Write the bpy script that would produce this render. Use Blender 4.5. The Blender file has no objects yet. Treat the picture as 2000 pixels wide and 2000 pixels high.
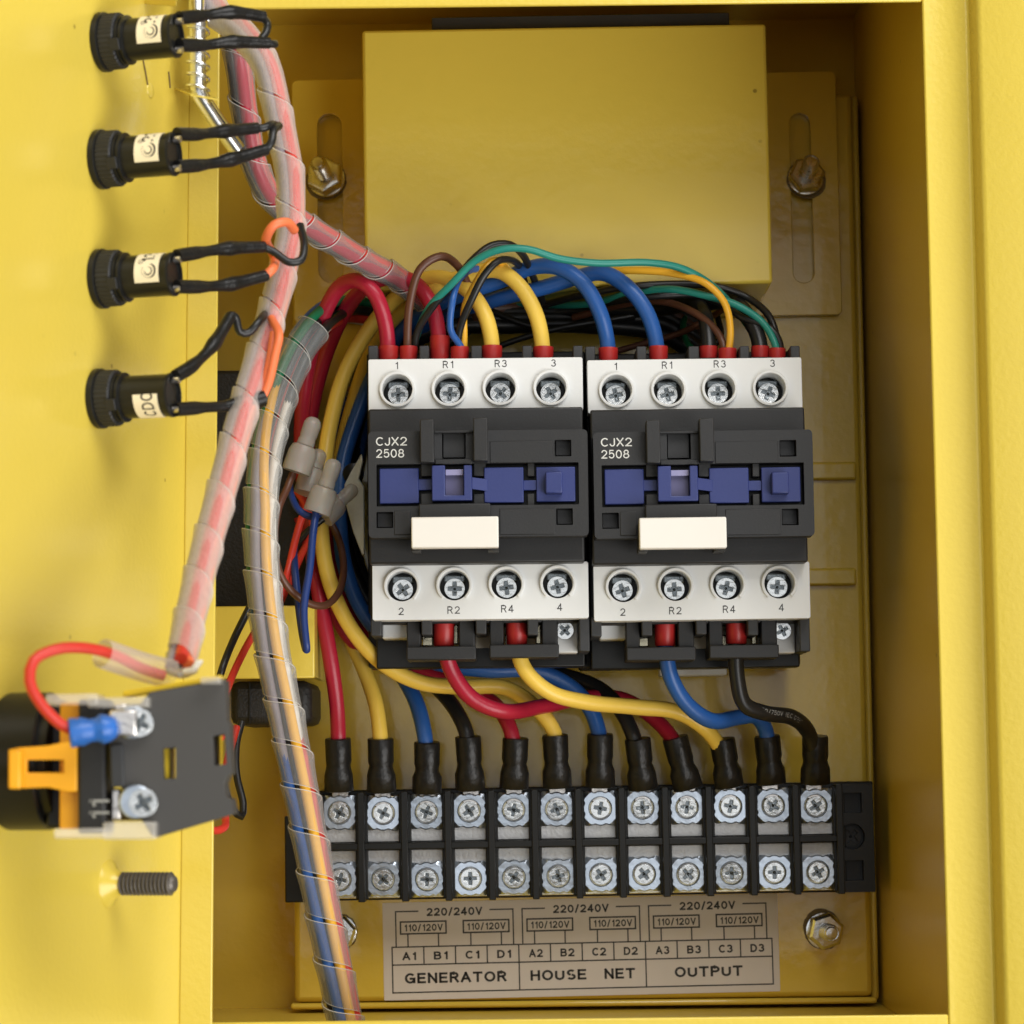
import bpy, bmesh, math, random
from mathutils import Vector, Matrix
random.seed(7)
S = 0.001                                    # everything below is written in millimetres
sc = bpy.context.scene
col = sc.collection
# ------------------------------------------------------------------ camera
F = 5244.0; TH = math.atan(500 / F); EPS = 0.011; CD = 650.0
fw = Vector((0, math.cos(TH), math.sin(TH)))
u0 = Vector((0, -math.sin(TH), math.cos(TH))); r0 = Vector((1, 0, 0))
rt = (r0 * math.cos(EPS) - u0 * math.sin(EPS)); up = (r0 * math.sin(EPS) + u0 * math.cos(EPS))
CAM = Vector((0, -CD, 0))
def P(px, py, Y):
    """point of the place on the plane at depth Y (mm behind the front rim) seen at a spot of the photograph"""
    d = fw + rt * ((px - 1000) / F) - up * ((py - 1000) / F)
    return CAM + d * ((Y + CD) / d.y)
cam_d = bpy.data.cameras.new('camera'); cam = bpy.data.objects.new('camera', cam_d); col.objects.link(cam)
M = Matrix((rt, up, -fw)).transposed().to_4x4(); M.translation = CAM * S
cam.matrix_world = M
cam_d.sensor_width = 36; cam_d.lens = F / 2000 * 36; cam_d.clip_start = .01; cam_d.clip_end = 20
cam_d.dof.use_dof = True; cam_d.dof.focus_distance = 0.70; cam_d.dof.aperture_fstop = 25
sc.camera = cam
# ------------------------------------------------------------------ light
w = bpy.data.worlds.new('World'); sc.world = w; w.use_nodes = True
bg = w.node_tree.nodes['Background']; bg.inputs[0].default_value = (1, .93, .82, 1); bg.inputs[1].default_value = .02
def area(name, loc, target, sx, sy, power, colr=(1, 1, 1)):
    l = bpy.data.lights.new(name, 'AREA'); l.shape = 'RECTANGLE'; l.size = sx * S; l.size_y = sy * S
    l.energy = power; l.color = colr
    o = bpy.data.objects.new(name, l); col.objects.link(o); o.location = Vector(loc) * S
    o.rotation_euler = (Vector(target) - Vector(loc)).to_track_quat('-Z', 'Y').to_euler()
    return o
area('softbox_front', (0, -1500, 150), (0, 0, 150), 1200, 640, 2.9, (.94, .97, 1.0))
area('softbox_above', (330, -580, 680), (0, 40, 20), 760, 560, 9, (1, .985, .96))
area('softbox_low_right', (620, -640, -380), (-20, 30, 20), 860, 700, 13, (1, .985, .96))
vs = sc.view_settings; vs.view_transform = 'Standard'; vs.look = 'None'; vs.exposure = -0.2; vs.gamma = 1; vs.use_curve_mapping = False

# ------------------------------------------------------------------ materials
MATS = {}
def mat(name, base, rough=.45, metal=0, bump=0, bscale=300, var=0, vscale=60, alpha=1, trans=0, sss=0, coat=0, spec=.5, stretch=None, ior=1.45, specks=False):
    if name in MATS: return MATS[name]
    m = bpy.data.materials.new(name); m.use_nodes = True; nt = m.node_tree; b = nt.nodes['Principled BSDF']
    b.inputs['Base Color'].default_value = (*base, 1); b.inputs['Roughness'].default_value = rough
    b.inputs['Metallic'].default_value = metal; b.inputs['Alpha'].default_value = alpha
    b.inputs['Transmission Weight'].default_value = trans; b.inputs['IOR'].default_value = ior
    b.inputs['Coat Weight'].default_value = coat; b.inputs['Coat Roughness'].default_value = .05 if coat > .3 else .15
    b.inputs['Specular IOR Level'].default_value = spec
    if sss:
        b.inputs['Subsurface Weight'].default_value = sss; b.inputs['Subsurface Scale'].default_value = .002
    tc = nt.nodes.new('ShaderNodeTexCoord')
    src = tc.outputs['Object']
    if stretch:
        mp = nt.nodes.new('ShaderNodeMapping'); mp.inputs['Scale'].default_value = stretch; nt.links.new(src, mp.inputs[0]); src = mp.outputs[0]
    if bump:
        n = nt.nodes.new('ShaderNodeTexNoise'); n.inputs['Scale'].default_value = bscale; n.inputs['Detail'].default_value = 3
        bp = nt.nodes.new('ShaderNodeBump'); bp.inputs['Strength'].default_value = bump; bp.inputs['Distance'].default_value = .001
        nt.links.new(src, n.inputs['Vector']); nt.links.new(n.outputs[0], bp.inputs['Height']); nt.links.new(bp.outputs[0], b.inputs['Normal'])
    if var:
        n = nt.nodes.new('ShaderNodeTexNoise'); n.inputs['Scale'].default_value = vscale; n.inputs['Detail'].default_value = 6
        n.inputs['Roughness'].default_value = .6
        nt.links.new(src, n.inputs['Vector'])
        mx = nt.nodes.new('ShaderNodeMix'); mx.data_type = 'RGBA'
        lo = [max(0, c * (1 - var)) for c in base]; hi = [min(1, c * (1 + var)) for c in base]
        mx.inputs[6].default_value = (*lo, 1); mx.inputs[7].default_value = (*hi, 1)
        nt.links.new(n.outputs[0], mx.inputs[0]); nt.links.new(mx.outputs[2], b.inputs['Base Color'])
        mr = nt.nodes.new('ShaderNodeMapRange'); mr.inputs[3].default_value = max(.03, rough * (1 - var)); mr.inputs[4].default_value = min(1, rough * (1 + var))
        nt.links.new(n.outputs[0], mr.inputs[0]); nt.links.new(mr.outputs[0], b.inputs['Roughness'])
    if specks:      # pin holes and specks of dirt in the enamel
        vo = nt.nodes.new('ShaderNodeTexVoronoi'); vo.inputs['Scale'].default_value = 85; nt.links.new(src, vo.inputs['Vector'])
        mr = nt.nodes.new('ShaderNodeMapRange'); mr.inputs[1].default_value = .035; mr.inputs[2].default_value = .06; mr.inputs[3].default_value = .65; mr.inputs[4].default_value = 0
        nt.links.new(vo.outputs['Distance'], mr.inputs[0])
        n3 = nt.nodes.new('ShaderNodeTexNoise'); n3.inputs['Scale'].default_value = 30; nt.links.new(src, n3.inputs['Vector'])
        m3 = nt.nodes.new('ShaderNodeMapRange'); m3.inputs[1].default_value = .52; m3.inputs[2].default_value = .60; nt.links.new(n3.outputs[0], m3.inputs[0])
        mu = nt.nodes.new('ShaderNodeMath'); mu.operation = 'MULTIPLY'; nt.links.new(mr.outputs[0], mu.inputs[0]); nt.links.new(m3.outputs[0], mu.inputs[1])
        m2 = nt.nodes.new('ShaderNodeMix'); m2.data_type = 'RGBA'; m2.inputs[7].default_value = (.12, .07, .015, 1)
        nt.links.new(mx.outputs[2], m2.inputs[6]); nt.links.new(mu.outputs[0], m2.inputs[0]); nt.links.new(m2.outputs[2], b.inputs['Base Color'])
    MATS[name] = m; return m
YP = (.70, .53, .075)
yellow = mat('yellow_powder_coat', YP, .27, bump=.10, bscale=750, var=.05, vscale=18, coat=.25, specks=True)
yellow_in = mat('yellow_shade_toned_enamel', (.67, .465, .055), .18, bump=.17, bscale=240, var=.08, vscale=25, coat=.5, specks=True)  # box yellow, with the brownish shade of the interior put into its colour
yellow_wall = mat('yellow_shade_toned_wall', (.67, .475, .058), .36, bump=.09, bscale=600, var=.05, vscale=18, coat=.1, specks=True)  # inner walls carry the same orange shade tone in their base colour
yellow_gloss = mat('glossy_yellow_enamel', YP, .22, bump=.11, bscale=260, var=.025, vscale=22, coat=.6, specks=True)
blackp = mat('black_plastic', (.018, .018, .0185), .5, bump=.05, bscale=1500, var=.15, vscale=120)
blackp2 = mat('charcoal_plastic', (.034, .035, .037), .5, bump=.05, bscale=1400, var=.12, vscale=100)
blackg = mat('glossy_black_plastic', (.012, .012, .011), .34, var=.2, spec=.35)
blackt = mat('textured_black_plastic', (.012, .0115, .011), .5, bump=.3, bscale=1500)
shrink = mat('black_heat_shrink', (.011, .0105, .010), .36, spec=.4, bump=.22, bscale=600, var=.3, vscale=300)
whitep = mat('white_plastic', (.74, .75, .74), .42, bump=.03, bscale=900, var=.03, vscale=60)
ivory = mat('ivory_plastic', (.74, .71, .65), .4, var=.03, vscale=80)
bluep = mat('blue_plastic', (.026, .038, .15), .42, bump=.04, bscale=900, var=.10, vscale=80)
navyp = mat('grey_blue_plastic', (.09, .085, .17), .5, var=.1)
ink = mat('black_ink', (.03, .028, .028), .5)
whiteink = mat('white_ink', (.62, .62, .58), .5)
fadedink = mat('faded_grey_ink', (.30, .30, .28), .6)
zinc = mat('zinc_plated_steel', (.60, .67, .76), .3, 1, bump=.10, bscale=500, var=.16, vscale=200)
zincw = mat('pale_screw_steel', (.76, .77, .76), .24, 1, bump=.12, bscale=700, var=.15, vscale=300)
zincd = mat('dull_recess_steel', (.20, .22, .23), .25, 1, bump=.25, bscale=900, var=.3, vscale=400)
zincy = mat('yellowed_zinc_steel', (.62, .56, .40), .25, 1, bump=.1, bscale=600, var=.25, vscale=300)
busm = mat('brushed_grey_bar', (.50, .50, .50), .5, .75, bump=.15, bscale=1200, var=.2, vscale=700)
tin = mat('tinned_copper', (.80, .76, .72), .3, 1, bump=.15, bscale=900)
chrome = mat('chromed_rod', (.86, .88, .9), .26, 1, bump=.03)
boltm = mat('stained_bolt_steel', (.66, .64, .58), .28, 1, bump=.06, bscale=700, var=.25, vscale=350)
darkbolt = mat('blackened_stud_steel', (.15, .135, .12), .45, .6, bump=.2, bscale=700, var=.2)
stain = mat('dark_grease_ring', (.16, .105, .02), .55, bump=.3, bscale=900, var=.5, vscale=700)
paper = mat('printed_label_paper', (.66, .60, .555), .38, bump=.05, bscale=250, var=.04, vscale=120)
labelp = mat('cream_label_paper', (.92, .82, .60), .5, var=.03)
redf = mat('red_ferrule_plastic', (.44, .022, .02), .38, bump=.04, var=.10, vscale=150)
orangep = mat('amber_plastic', (.85, .40, .015), .4, var=.06)
bluec = mat('blue_crimp_plastic', (.03, .14, .48), .33, bump=.3, bscale=260, var=.15, vscale=200)
C_RED = mat('red_insulation', (.38, .013, .035), .34, bump=.05, bscale=500, var=.10, vscale=100)
C_RED2 = mat('bright_red_insulation', (.60, .04, .025), .36, var=.1)
C_YEL = mat('yellow_insulation', (.83, .56, .085), .34, bump=.05, bscale=500, var=.06, vscale=100)
C_YEL2 = mat('amber_insulation', (.80, .42, .03), .36, var=.07)
C_BLU = mat('blue_insulation', (.02, .095, .33), .34, bump=.05, bscale=500, var=.12, vscale=100)
C_BLU2 = mat('deep_blue_insulation', (.012, .035, .16), .38, var=.1)
C_BLK = mat('black_insulation', (.014, .014, .014), .34, var=.15)
C_TEAL = mat('teal_insulation', (.02, .24, .19), .36, var=.1)
C_GRN = mat('green_insulation', (.01, .15, .065), .36, var=.1)
C_BRN = mat('brown_insulation', (.105, .04, .022), .40, var=.12)
C_WHT = mat('white_insulation', (.78, .74, .66), .38, var=.05)
C_GRY = mat('grey_insulation', (.30, .27, .30), .4, var=.08)
C_ORG = mat('orange_insulation', (.85, .19, .07), .42, var=.06)
wrapm = mat('clear_spiral_plastic', (.82, .80, .76), .16, alpha=.36, bump=.03, bscale=120, spec=.7)
def film(name, colr, fac, rough=.22, edge=.28):
    m = bpy.data.materials.new(name); m.use_nodes = True; nt = m.node_tree; nt.nodes.clear(); N = nt.nodes.new; L = nt.links.new
    out = N('ShaderNodeOutputMaterial'); tr_ = N('ShaderNodeBsdfTransparent'); df = N('ShaderNodeBsdfDiffuse'); tl = N('ShaderNodeBsdfTranslucent'); gl = N('ShaderNodeBsdfGlossy')
    df.inputs[0].default_value = (*colr, 1); tl.inputs[0].default_value = (*colr, 1); gl.inputs['Roughness'].default_value = rough; gl.inputs[0].default_value = (.5, .5, .5, 1)
    a = N('ShaderNodeMixShader'); a.inputs[0].default_value = .4; L(df.outputs[0], a.inputs[1]); L(tl.outputs[0], a.inputs[2])
    b = N('ShaderNodeMixShader'); n = N('ShaderNodeTexNoise'); n.inputs['Scale'].default_value = 90; mr = N('ShaderNodeMapRange')
    mr.inputs[3].default_value = fac*.6; mr.inputs[4].default_value = fac*1.4; L(n.outputs[0], mr.inputs[0]); L(mr.outputs[0], b.inputs[0])
    L(tr_.outputs[0], b.inputs[1]); L(a.outputs[0], b.inputs[2])
    c = N('ShaderNodeMixShader'); f = N('ShaderNodeFresnel'); f.inputs[0].default_value = 1.3; 
    fm = N('ShaderNodeMath'); fm.operation = 'MULTIPLY'; fm.inputs[1].default_value = .4; L(f.outputs[0], fm.inputs[0]); L(fm.outputs[0], c.inputs[0])
    lw = N('ShaderNodeLayerWeight'); lw.inputs[0].default_value = .35; lm = N('ShaderNodeMath'); lm.operation = 'MULTIPLY_ADD'; lm.inputs[1].default_value = edge; lm.use_clamp = True
    L(lw.outputs['Facing'], lm.inputs[0]); L(mr.outputs[0], lm.inputs[2]); L(lm.outputs[0], b.inputs[0]); L(b.outputs[0], c.inputs[1]); L(gl.outputs[0], c.inputs[2])
    L(c.outputs[0], out.inputs[0]); return m
film_clear = film('clear_spiral_film', (.74, .76, .76), .12)
film_milky = film('milky_spiral_film', (.95, .90, .84), .24, edge=.4)
wrape = mat('spiral_plastic_cut_edge', (.85, .82, .76), .35, alpha=.5)
clearp = mat('clear_plastic_cover', (.95, .90, .80), .08, alpha=.32, spec=.8)
capm = mat('milky_crimp_plastic', (.47, .43, .37), .3, bump=.15, bscale=220, alpha=.62, sss=.2)

# ------------------------------------------------------------------ mesh helpers (mm in, metres out)
class MB:
    def __init__(s): s.v = []; s.f = []
    def add(s, vs, fs):
        n = len(s.v); s.v += [Vector(p) for p in vs]; s.f += [tuple(i + n for i in f) for f in fs]; return s
    def box(s, x0, x1, y0, y1, z0, z1):
        x0, x1 = sorted((x0, x1)); y0, y1 = sorted((y0, y1)); z0, z1 = sorted((z0, z1))
        return s.add([(x0,y0,z0),(x1,y0,z0),(x1,y1,z0),(x0,y1,z0),(x0,y0,z1),(x1,y0,z1),(x1,y1,z1),(x0,y1,z1)],
              [(0,3,2,1),(4,5,6,7),(0,1,5,4),(1,2,6,5),(2,3,7,6),(3,0,4,7)])
    def hexa(s, p): # 8 points like box
        return s.add(p, [(0,3,2,1),(4,5,6,7),(0,1,5,4),(1,2,6,5),(2,3,7,6),(3,0,4,7)])
    def prism(s, loops, y0, y1):
        """loops of (x,z); first is the outline, others are holes; extruded from y0 to y1"""
        bm = bmesh.new(); es = []
        for lp in loops:
            vv = [bm.verts.new((a, y0, b)) for a, b in lp]
            for i in range(len(vv)): es.append(bm.edges.new((vv[i], vv[(i+1) % len(vv)])))
        bmesh.ops.triangle_fill(bm, use_beauty=True, use_dissolve=False, edges=es, normal=(0, -1, 0))
        r = bmesh.ops.extrude_face_region(bm, geom=bm.faces[:])
        for g in r['geom']:
            if isinstance(g, bmesh.types.BMVert): g.co.y = y1
        bmesh.ops.recalc_face_normals(bm, faces=bm.faces[:])
        bmesh.ops.dissolve_limit(bm, angle_limit=.01, verts=bm.verts[:], edges=bm.edges[:])
        bm.verts.index_update()
        s.add([v.co.copy() for v in bm.verts], [[v.index for v in f.verts] for f in bm.faces]); bm.free(); return s
    def tube(s, path, rad, n=12, caps=True):
        fr = frames(path); base = len(s.v)
        for i, (p, t, a, b) in enumerate(fr):
            r = rad[i] if isinstance(rad, (list, tuple)) else rad
            for k in range(n):
                an = 2 * math.pi * k / n; s.v.append(p + a * (r * math.cos(an)) + b * (r * math.sin(an)))
        for i in range(len(fr) - 1):
            for k in range(n):
                k2 = (k + 1) % n
                s.f.append((base+i*n+k, base+i*n+k2, base+(i+1)*n+k2, base+(i+1)*n+k))
        if caps:
            s.f.append(tuple(base + k for k in reversed(range(n)))); m = base + (len(fr)-1)*n; s.f.append(tuple(m + k for k in range(n)))
        return s
    def lathe(s, prof, c, ax, n=24, ref=None, a0=0, a1=2*math.pi, hexn=None):
        """prof: list of (distance along axis, radius)"""
        ax = Vector(ax).normalized(); c = Vector(c)
        a = ax.orthogonal().normalized() if ref is None else (Vector(ref) - ax * ax.dot(Vector(ref))).normalized()
        b = ax.cross(a); base = len(s.v)
        for d, r in prof:
            for k in range(n):
                an = 2*math.pi*k/n; s.v.append(c + ax*d + a*(r*math.cos(an)) + b*(r*math.sin(an)))
        m = len(prof)
        for i in range(m-1):
            for k in range(n):
                k2 = (k+1) % n; s.f.append((base+i*n+k, base+i*n+k2, base+(i+1)*n+k2, base+(i+1)*n+k))
        s.f.append(tuple(base+k for k in reversed(range(n)))); s.f.append(tuple(base+(m-1)*n+k for k in range(n)))
        return s
    def xf(s, M):
        s.v = [M @ p for p in s.v]; return s
def frames(path):
    out = []; n = len(path); t0 = (path[1]-path[0]).normalized()
    ref = Vector((0, -1, 0)); a = ref - t0*ref.dot(t0)
    if a.length < .1: a = t0.orthogonal()
    a.normalize()
    for i in range(n):
        t = (path[min(i+1, n-1)] - path[max(i-1, 0)]).normalized()
        a = (a - t*a.dot(t)).normalized(); out.append((path[i], t, a, t.cross(a)))
    return out
def spline(pts, step=1.6):
    """smooth curve through px/depth control points"""
    q = [Vector(p) for p in pts]
    if len(q) == 2: q = [q[0], (q[0]+q[1])/2, q[1]]
    q = [q[0]*2-q[1]] + q + [q[-1]*2-q[-2]]
    out = []
    for i in range(1, len(q)-2):
        p0, p1, p2, p3 = q[i-1:i+3]
        k = max(2, int((p2-p1).length/step))
        t01 = max(.01, (p1-p0).length**.5); t12 = max(.01, (p2-p1).length**.5); t23 = max(.01, (p3-p2).length**.5)
        m1 = (p2-p1) + ((p1-p0)/t01 - (p2-p0)/(t01+t12))*t12
        m2 = (p2-p1) + ((p3-p2)/t23 - (p3-p1)/(t12+t23))*t12
        for j in range(k):
            t = j/k; t2 = t*t; t3 = t2*t
            out.append(p1*(2*t3-3*t2+1) + m1*(t3-2*t2+t) + p2*(-2*t3+3*t2) + m2*(t3-t2))
    out.append(q[-2].copy()); return out
def PP(lst): return [P(*p) for p in lst]
def obj(name, mb, m, parent=None, bevel=0, smooth=40, M=None, label=None, kind=None):
    me = bpy.data.meshes.new(name)
    inv = parent['_inv'] if False else None
    vs = mb.v if M is None else [M @ p for p in mb.v]
    me.from_pydata([tuple(p*S) for p in vs], [], mb.f); me.materials.append(m); me.update()
    bm = bmesh.new(); bm.from_mesh(me); bmesh.ops.recalc_face_normals(bm, faces=bm.faces[:]); bm.to_mesh(me); bm.free()
    if smooth:
        me.polygons.foreach_set('use_smooth', [True]*len(me.polygons)); me.set_sharp_from_angle(angle=math.radians(smooth))
    o = bpy.data.objects.new(name, me); col.objects.link(o); o.parent = parent
    if bevel:
        bv = o.modifiers.new('edge', 'BEVEL'); bv.width = bevel*S; bv.segments = 2; bv.limit_method = 'ANGLE'; bv.angle_limit = math.radians(38); bv.harden_normals = False
    if label: o['label'] = label
    if kind: o['kind'] = kind
    return o
FR = {}
class Thing:
    """an Empty at the thing's base; .l() turns place coordinates into its own"""
    def __init__(s, name, label, cat, loc=(0,0,0), rot=None, group=None):
        o = bpy.data.objects.new(name, None); col.objects.link(o); o.empty_display_size = .01
        s.M = Matrix.Translation(Vector(loc)) @ (rot if rot is not None else Matrix.Identity(4)); s.inv = s.M.inverted()
        Mm = s.M.copy(); Mm.translation = Mm.translation*S; o.matrix_world = Mm
        o['label'] = label; o['category'] = cat
        if group: o['group'] = group
        s.o = o
    def l(s, p): return s.inv @ Vector(p)
    def p(s, px, py, Y): return s.inv @ P(px, py, Y)
    def rect(s, mb, x0, y0, x1, y1, Ya, Yb):
        a = s.p(x0, y0, Ya); b = s.p(x1, y1, Ya); d = s.l(P(x0, y0, Ya) + Vector((0, Yb-Ya, 0)))
        return mb.box(a.x, b.x, a.y, d.y, a.z, b.z)
    def add(s, name, mb, m, world=True, **k):
        return obj(name, mb, m, s.o, M=s.inv if world else None, **k)
def tag(o, label, cat, group=None):
    o['label'] = label; o['category'] = cat
    if group: o['group'] = group
    return o
def recenter(o):
    """puts a one-mesh thing's origin at its middle"""
    vs = [v.co for v in o.data.vertices]
    c = sum((v for v in vs), Vector())/len(vs); o.data.transform(Matrix.Translation(-c)); o.location = c; return o
def children(o): return [c for c in bpy.data.objects if c.parent == o]
def copy_tree(o, parent=None):
    c = o.copy(); col.objects.link(c); c.parent = parent
    for ch in children(o):
        if ch != c: copy_tree(ch, c)
    return c
def circle(cx, cz, r, n=32, a0=0): return [(cx + r*math.cos(a0+2*math.pi*k/n), cz + r*math.sin(a0+2*math.pi*k/n)) for k in range(n)]
def rrect(x0, z0, x1, z1, r, n=5):
    x0, x1 = sorted((x0, x1)); z0, z1 = sorted((z0, z1)); out = []
    for cx, cz, a in ((x1-r, z1-r, 0), (x0+r, z1-r, 90), (x0+r, z0+r, 180), (x1-r, z0+r, 270)):
        for k in range(n+1):
            t = math.radians(a + 90*k/n); out.append((cx + r*math.cos(t), cz + r*math.sin(t)))
    return out
def _arc(cx, cy, rx, ry, a0, a1, n=11): return [(cx+rx*math.cos(math.radians(a0+(a1-a0)*k/n)), cy+ry*math.sin(math.radians(a0+(a1-a0)*k/n))) for k in range(n+1)]
GLYPH = {  # stroke centre lines of a plain grotesque, cap height 1
 '0': [_arc(.29,.5,.29,.5,90,450,22)], '1': [[(.05,.78),(.17,.81),(.27,.89),(.31,1)],[(.31,1),(.31,0)]],
 '2': [_arc(.29,.71,.27,.29,178,-38)+[(.02,0)],[(0,0),(.57,0)]],
 '3': [_arc(.27,.755,.24,.245,165,-90),_arc(.27,.265,.28,.265,88,-165)],
 '4': [[(.42,0),(.42,1)],[(.42,1),(0,.27)],[(0,.27),(.58,.27)]],
 '5': [[(.52,1),(.1,1),(.04,.5)]+_arc(.28,.33,.28,.33,135,-160)],
 '7': [[(0,1),(.56,1),(.2,0)]], '8': [_arc(.29,.76,.23,.24,90,450,18),_arc(.29,.26,.29,.26,90,450,18)],
 'A': [[(0,0),(.34,1)],[(.34,1),(.68,0)],[(.11,.32),(.57,.32)]],
 'B': [[(0,0),(0,1)],[(0,1),(.30,1)]+_arc(.32,.765,.22,.235,90,-90)+[(0,.53)],[(0,.53),(.3,.53)]+_arc(.34,.265,.25,.265,90,-90)+[(0,0)]],
 'C': [_arc(.35,.5,.35,.5,42,318,18)], 'D': [[(0,0),(0,1)],[(0,1),(.24,1)]+_arc(.26,.5,.36,.5,90,-90,14)+[(0,0)]],
 'E': [[(0,0),(0,1)],[(0,1),(.52,1)],[(0,.52),(.47,.52)],[(0,0),(.54,0)]],
 'G': [_arc(.36,.5,.36,.5,42,335,18),[(.40,.45),(.70,.45)],[(.70,.45),(.70,.03)]],
 'H': [[(0,0),(0,1)],[(.6,0),(.6,1)],[(0,.52),(.6,.52)]], 'I': [[(.04,0),(.04,1)]],
 'J': [[(.42,1),(.42,.32)]+_arc(.21,.28,.21,.28,0,-180)],
 'N': [[(0,0),(0,1)],[(0,1),(.6,0)],[(.6,0),(.6,1)]], 'O': [_arc(.37,.5,.37,.5,90,450,22)],
 'P': [[(0,0),(0,1)],[(0,1),(.32,1)]+_arc(.32,.74,.25,.26,90,-90)+[(0,.48)]],
 'R': [[(0,0),(0,1)],[(0,1),(.32,1)]+_arc(.32,.75,.24,.25,90,-90)+[(0,.5)],[(.33,.5),(.58,0)]],
 'S': [_arc(.3,.745,.26,.255,35,262),_arc(.3,.25,.28,.25,82,-150)],
 'T': [[(0,1),(.62,1)],[(.31,1),(.31,0)]], 'U': [[(0,1),(0,.34)]+_arc(.3,.32,.3,.32,180,360)+[(.6,1)]],
 'V': [[(0,1),(.32,0)],[(.32,0),(.64,1)]], 'X': [[(0,0),(.6,1)],[(0,1),(.6,0)]], '/': [[(0,-.05),(.32,1.05)]],
}
def text2d(s, h, bold=0, xs=1.0, spacing=1.0):
    """2-D verts (mm) and faces of a string drawn with strokes, cap height h, centred"""
    wt = .125+bold*2.4; vs = []; fs = []; x = 0
    for ch in s:
        if ch == ' ': x += .5; continue
        st_ = GLYPH[ch]; wg = max(p[0] for q in st_ for p in q)
        for pl in st_:
            n = len(pl); q = [Vector((x+wt/2+a, wt/2+b*(1-wt))) for a, b in pl]; closed = (q[0]-q[-1]).length < 1e-4; b0 = len(vs)
            for i in range(n):
                pv = q[i-1] if i else (q[-2] if closed else None); nx = q[i+1] if i < n-1 else (q[1] if closed else None)
                d1 = (q[i]-pv).normalized() if pv is not None else (nx-q[i]).normalized()
                d2 = (nx-q[i]).normalized() if nx is not None else d1
                t = (d1+d2).normalized(); k = min(1.8, 1/max(.3, t.dot(d2))); nn = Vector((-t.y, t.x))*(wt/2*k)
                e = Vector((0, 0))
                if not closed and i == 0 and not (n > 2): e = -t*wt*.48
                if not closed and i == n-1 and not (n > 2): e = t*wt*.48
                vs += [tuple(q[i]+nn+e), tuple(q[i]-nn+e)]
            fs += [(b0+2*i, b0+2*i+1, b0+2*i+3, b0+2*i+2) for i in range(n-1)]
        x += wg+wt+(.15 + (spacing-1))
    vs = [(a*h*xs, b*h) for a, b in vs]
    x0 = min(a for a, b in vs); x1 = max(a for a, b in vs)
    return [(a-(x0+x1)/2, b-h/2) for a, b in vs], fs
def flat_text(mb, s, h, cx, y, cz, bold=0, xs=1, width=None, spacing=1):
    vs, fs = text2d(s, h, bold, xs, spacing)
    if width:
        w0 = max(a for a, b in vs)*2; vs = [(a*width/w0, b) for a, b in vs]
    return mb.add([(cx+a, y, cz+b) for a, b in vs], fs)

# ------------------------------------------------------------------ enclosure
XR = P(1830, 1000, 0).x; XL = P(290, 1000, 0).x; XO = P(404, 1000, 0).x; ZT = P(1200, 7, 0).z; ZB = P(1200, 1991, 0).z; YB = 133
enc = Thing('enclosure', 'yellow powder coated steel electrical box with its door swung open to the left', 'electrical box', ((XL+XR)/2, YB, ZB))
T = 1.3
ZF, ZC = ZB-8, ZT+33      # floor and ceiling lie behind the folded rim
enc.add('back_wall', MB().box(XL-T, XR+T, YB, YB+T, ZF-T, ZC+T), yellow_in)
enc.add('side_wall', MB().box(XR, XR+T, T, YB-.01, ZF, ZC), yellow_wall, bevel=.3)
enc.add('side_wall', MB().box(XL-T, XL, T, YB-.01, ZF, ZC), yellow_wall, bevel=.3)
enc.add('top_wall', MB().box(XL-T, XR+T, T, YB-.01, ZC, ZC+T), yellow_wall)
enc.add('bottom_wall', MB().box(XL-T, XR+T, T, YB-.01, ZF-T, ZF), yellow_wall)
# front rim, folded outwards; right-hand stile has a raised gutter
def stile(x0, sgn, z0, z1):
    pr = [(0,0),(9.2,0),(10.2,-.7),(11.2,-.7),(12.4,-5.5),(13.6,-6.4),(60,-6.4),(60,-5.2),(14.2,-5.2),(12.9,-4),(12,1.2),(0,1.2)]
    m = MB(); n = len(pr)
    m.add([(x0+sgn*a, b, z0) for a, b in pr] + [(x0+sgn*a, b, z1) for a, b in pr],
          [(i, (i+1) % n, n+(i+1) % n, n+i) for i in range(n)] + [tuple(range(n)), tuple(reversed(range(n, 2*n)))])
    return m
enc.add('front_rim', stile(XR-.4, 1, ZB-60, ZT+60), yellow, bevel=.5)
enc.add('front_rim', MB().box(XL-30, XR-.45, 0, 1.2, ZT-.3, ZT+60), yellow, bevel=.4)
enc.add('front_rim', MB().box(XL-30, XR-.45, 0, 1.2, ZB-60, ZB+.3), yellow, bevel=.4)
enc.add('front_rim', MB().box(XL-30, XO, 0, 1.2, ZB+.35, ZT-.35), yellow, bevel=.4)
# door: hinge line at the left rim, standing about 107 degrees open
PHI = math.radians(74.5)
dd = Vector((-math.cos(PHI), -math.sin(PHI), 0)); dn = Vector((math.sin(PHI), -math.cos(PHI), 0))
H0 = P(360, 1000, -5); hz = Vector((0, 0, 1))
sag = (P(350, 1900, -5) - P(369, 100, -5)); sag = sag/-abs(sag.z)      # slight lean of the door about the hinge
sag = Vector((0, 0, 1)) if False else Vector((-sag.x*-1, 0, 1)).normalized()
sag = (P(369, 100, -5) - P(350, 1900, -5)).normalized()
def D(t, z, n=0): return Vector((H0.x, H0.y, 0)) + sag*z + dd*t + dn*n + Vector((0, 0, H0.z*0))
zt, zb = 330, -150
def zfor(py): return P(360, py, -5).z
ztop = zfor(-330); zbot = zfor(2330)
def off(z): # keep hinge on the leaning line
    return z
HL = Vector((H0.x - sag.x*H0.z/sag.z, H0.y, 0))
def D(t, z, n=0): return HL + sag*(z/sag.z) + dd*t + dn*n
def slab(a, b, c, d, n, th):
    n = n.normalized()*th; return MB().hexa([a, b, b+n, a+n, d, c, c+n, d+n])
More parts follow.
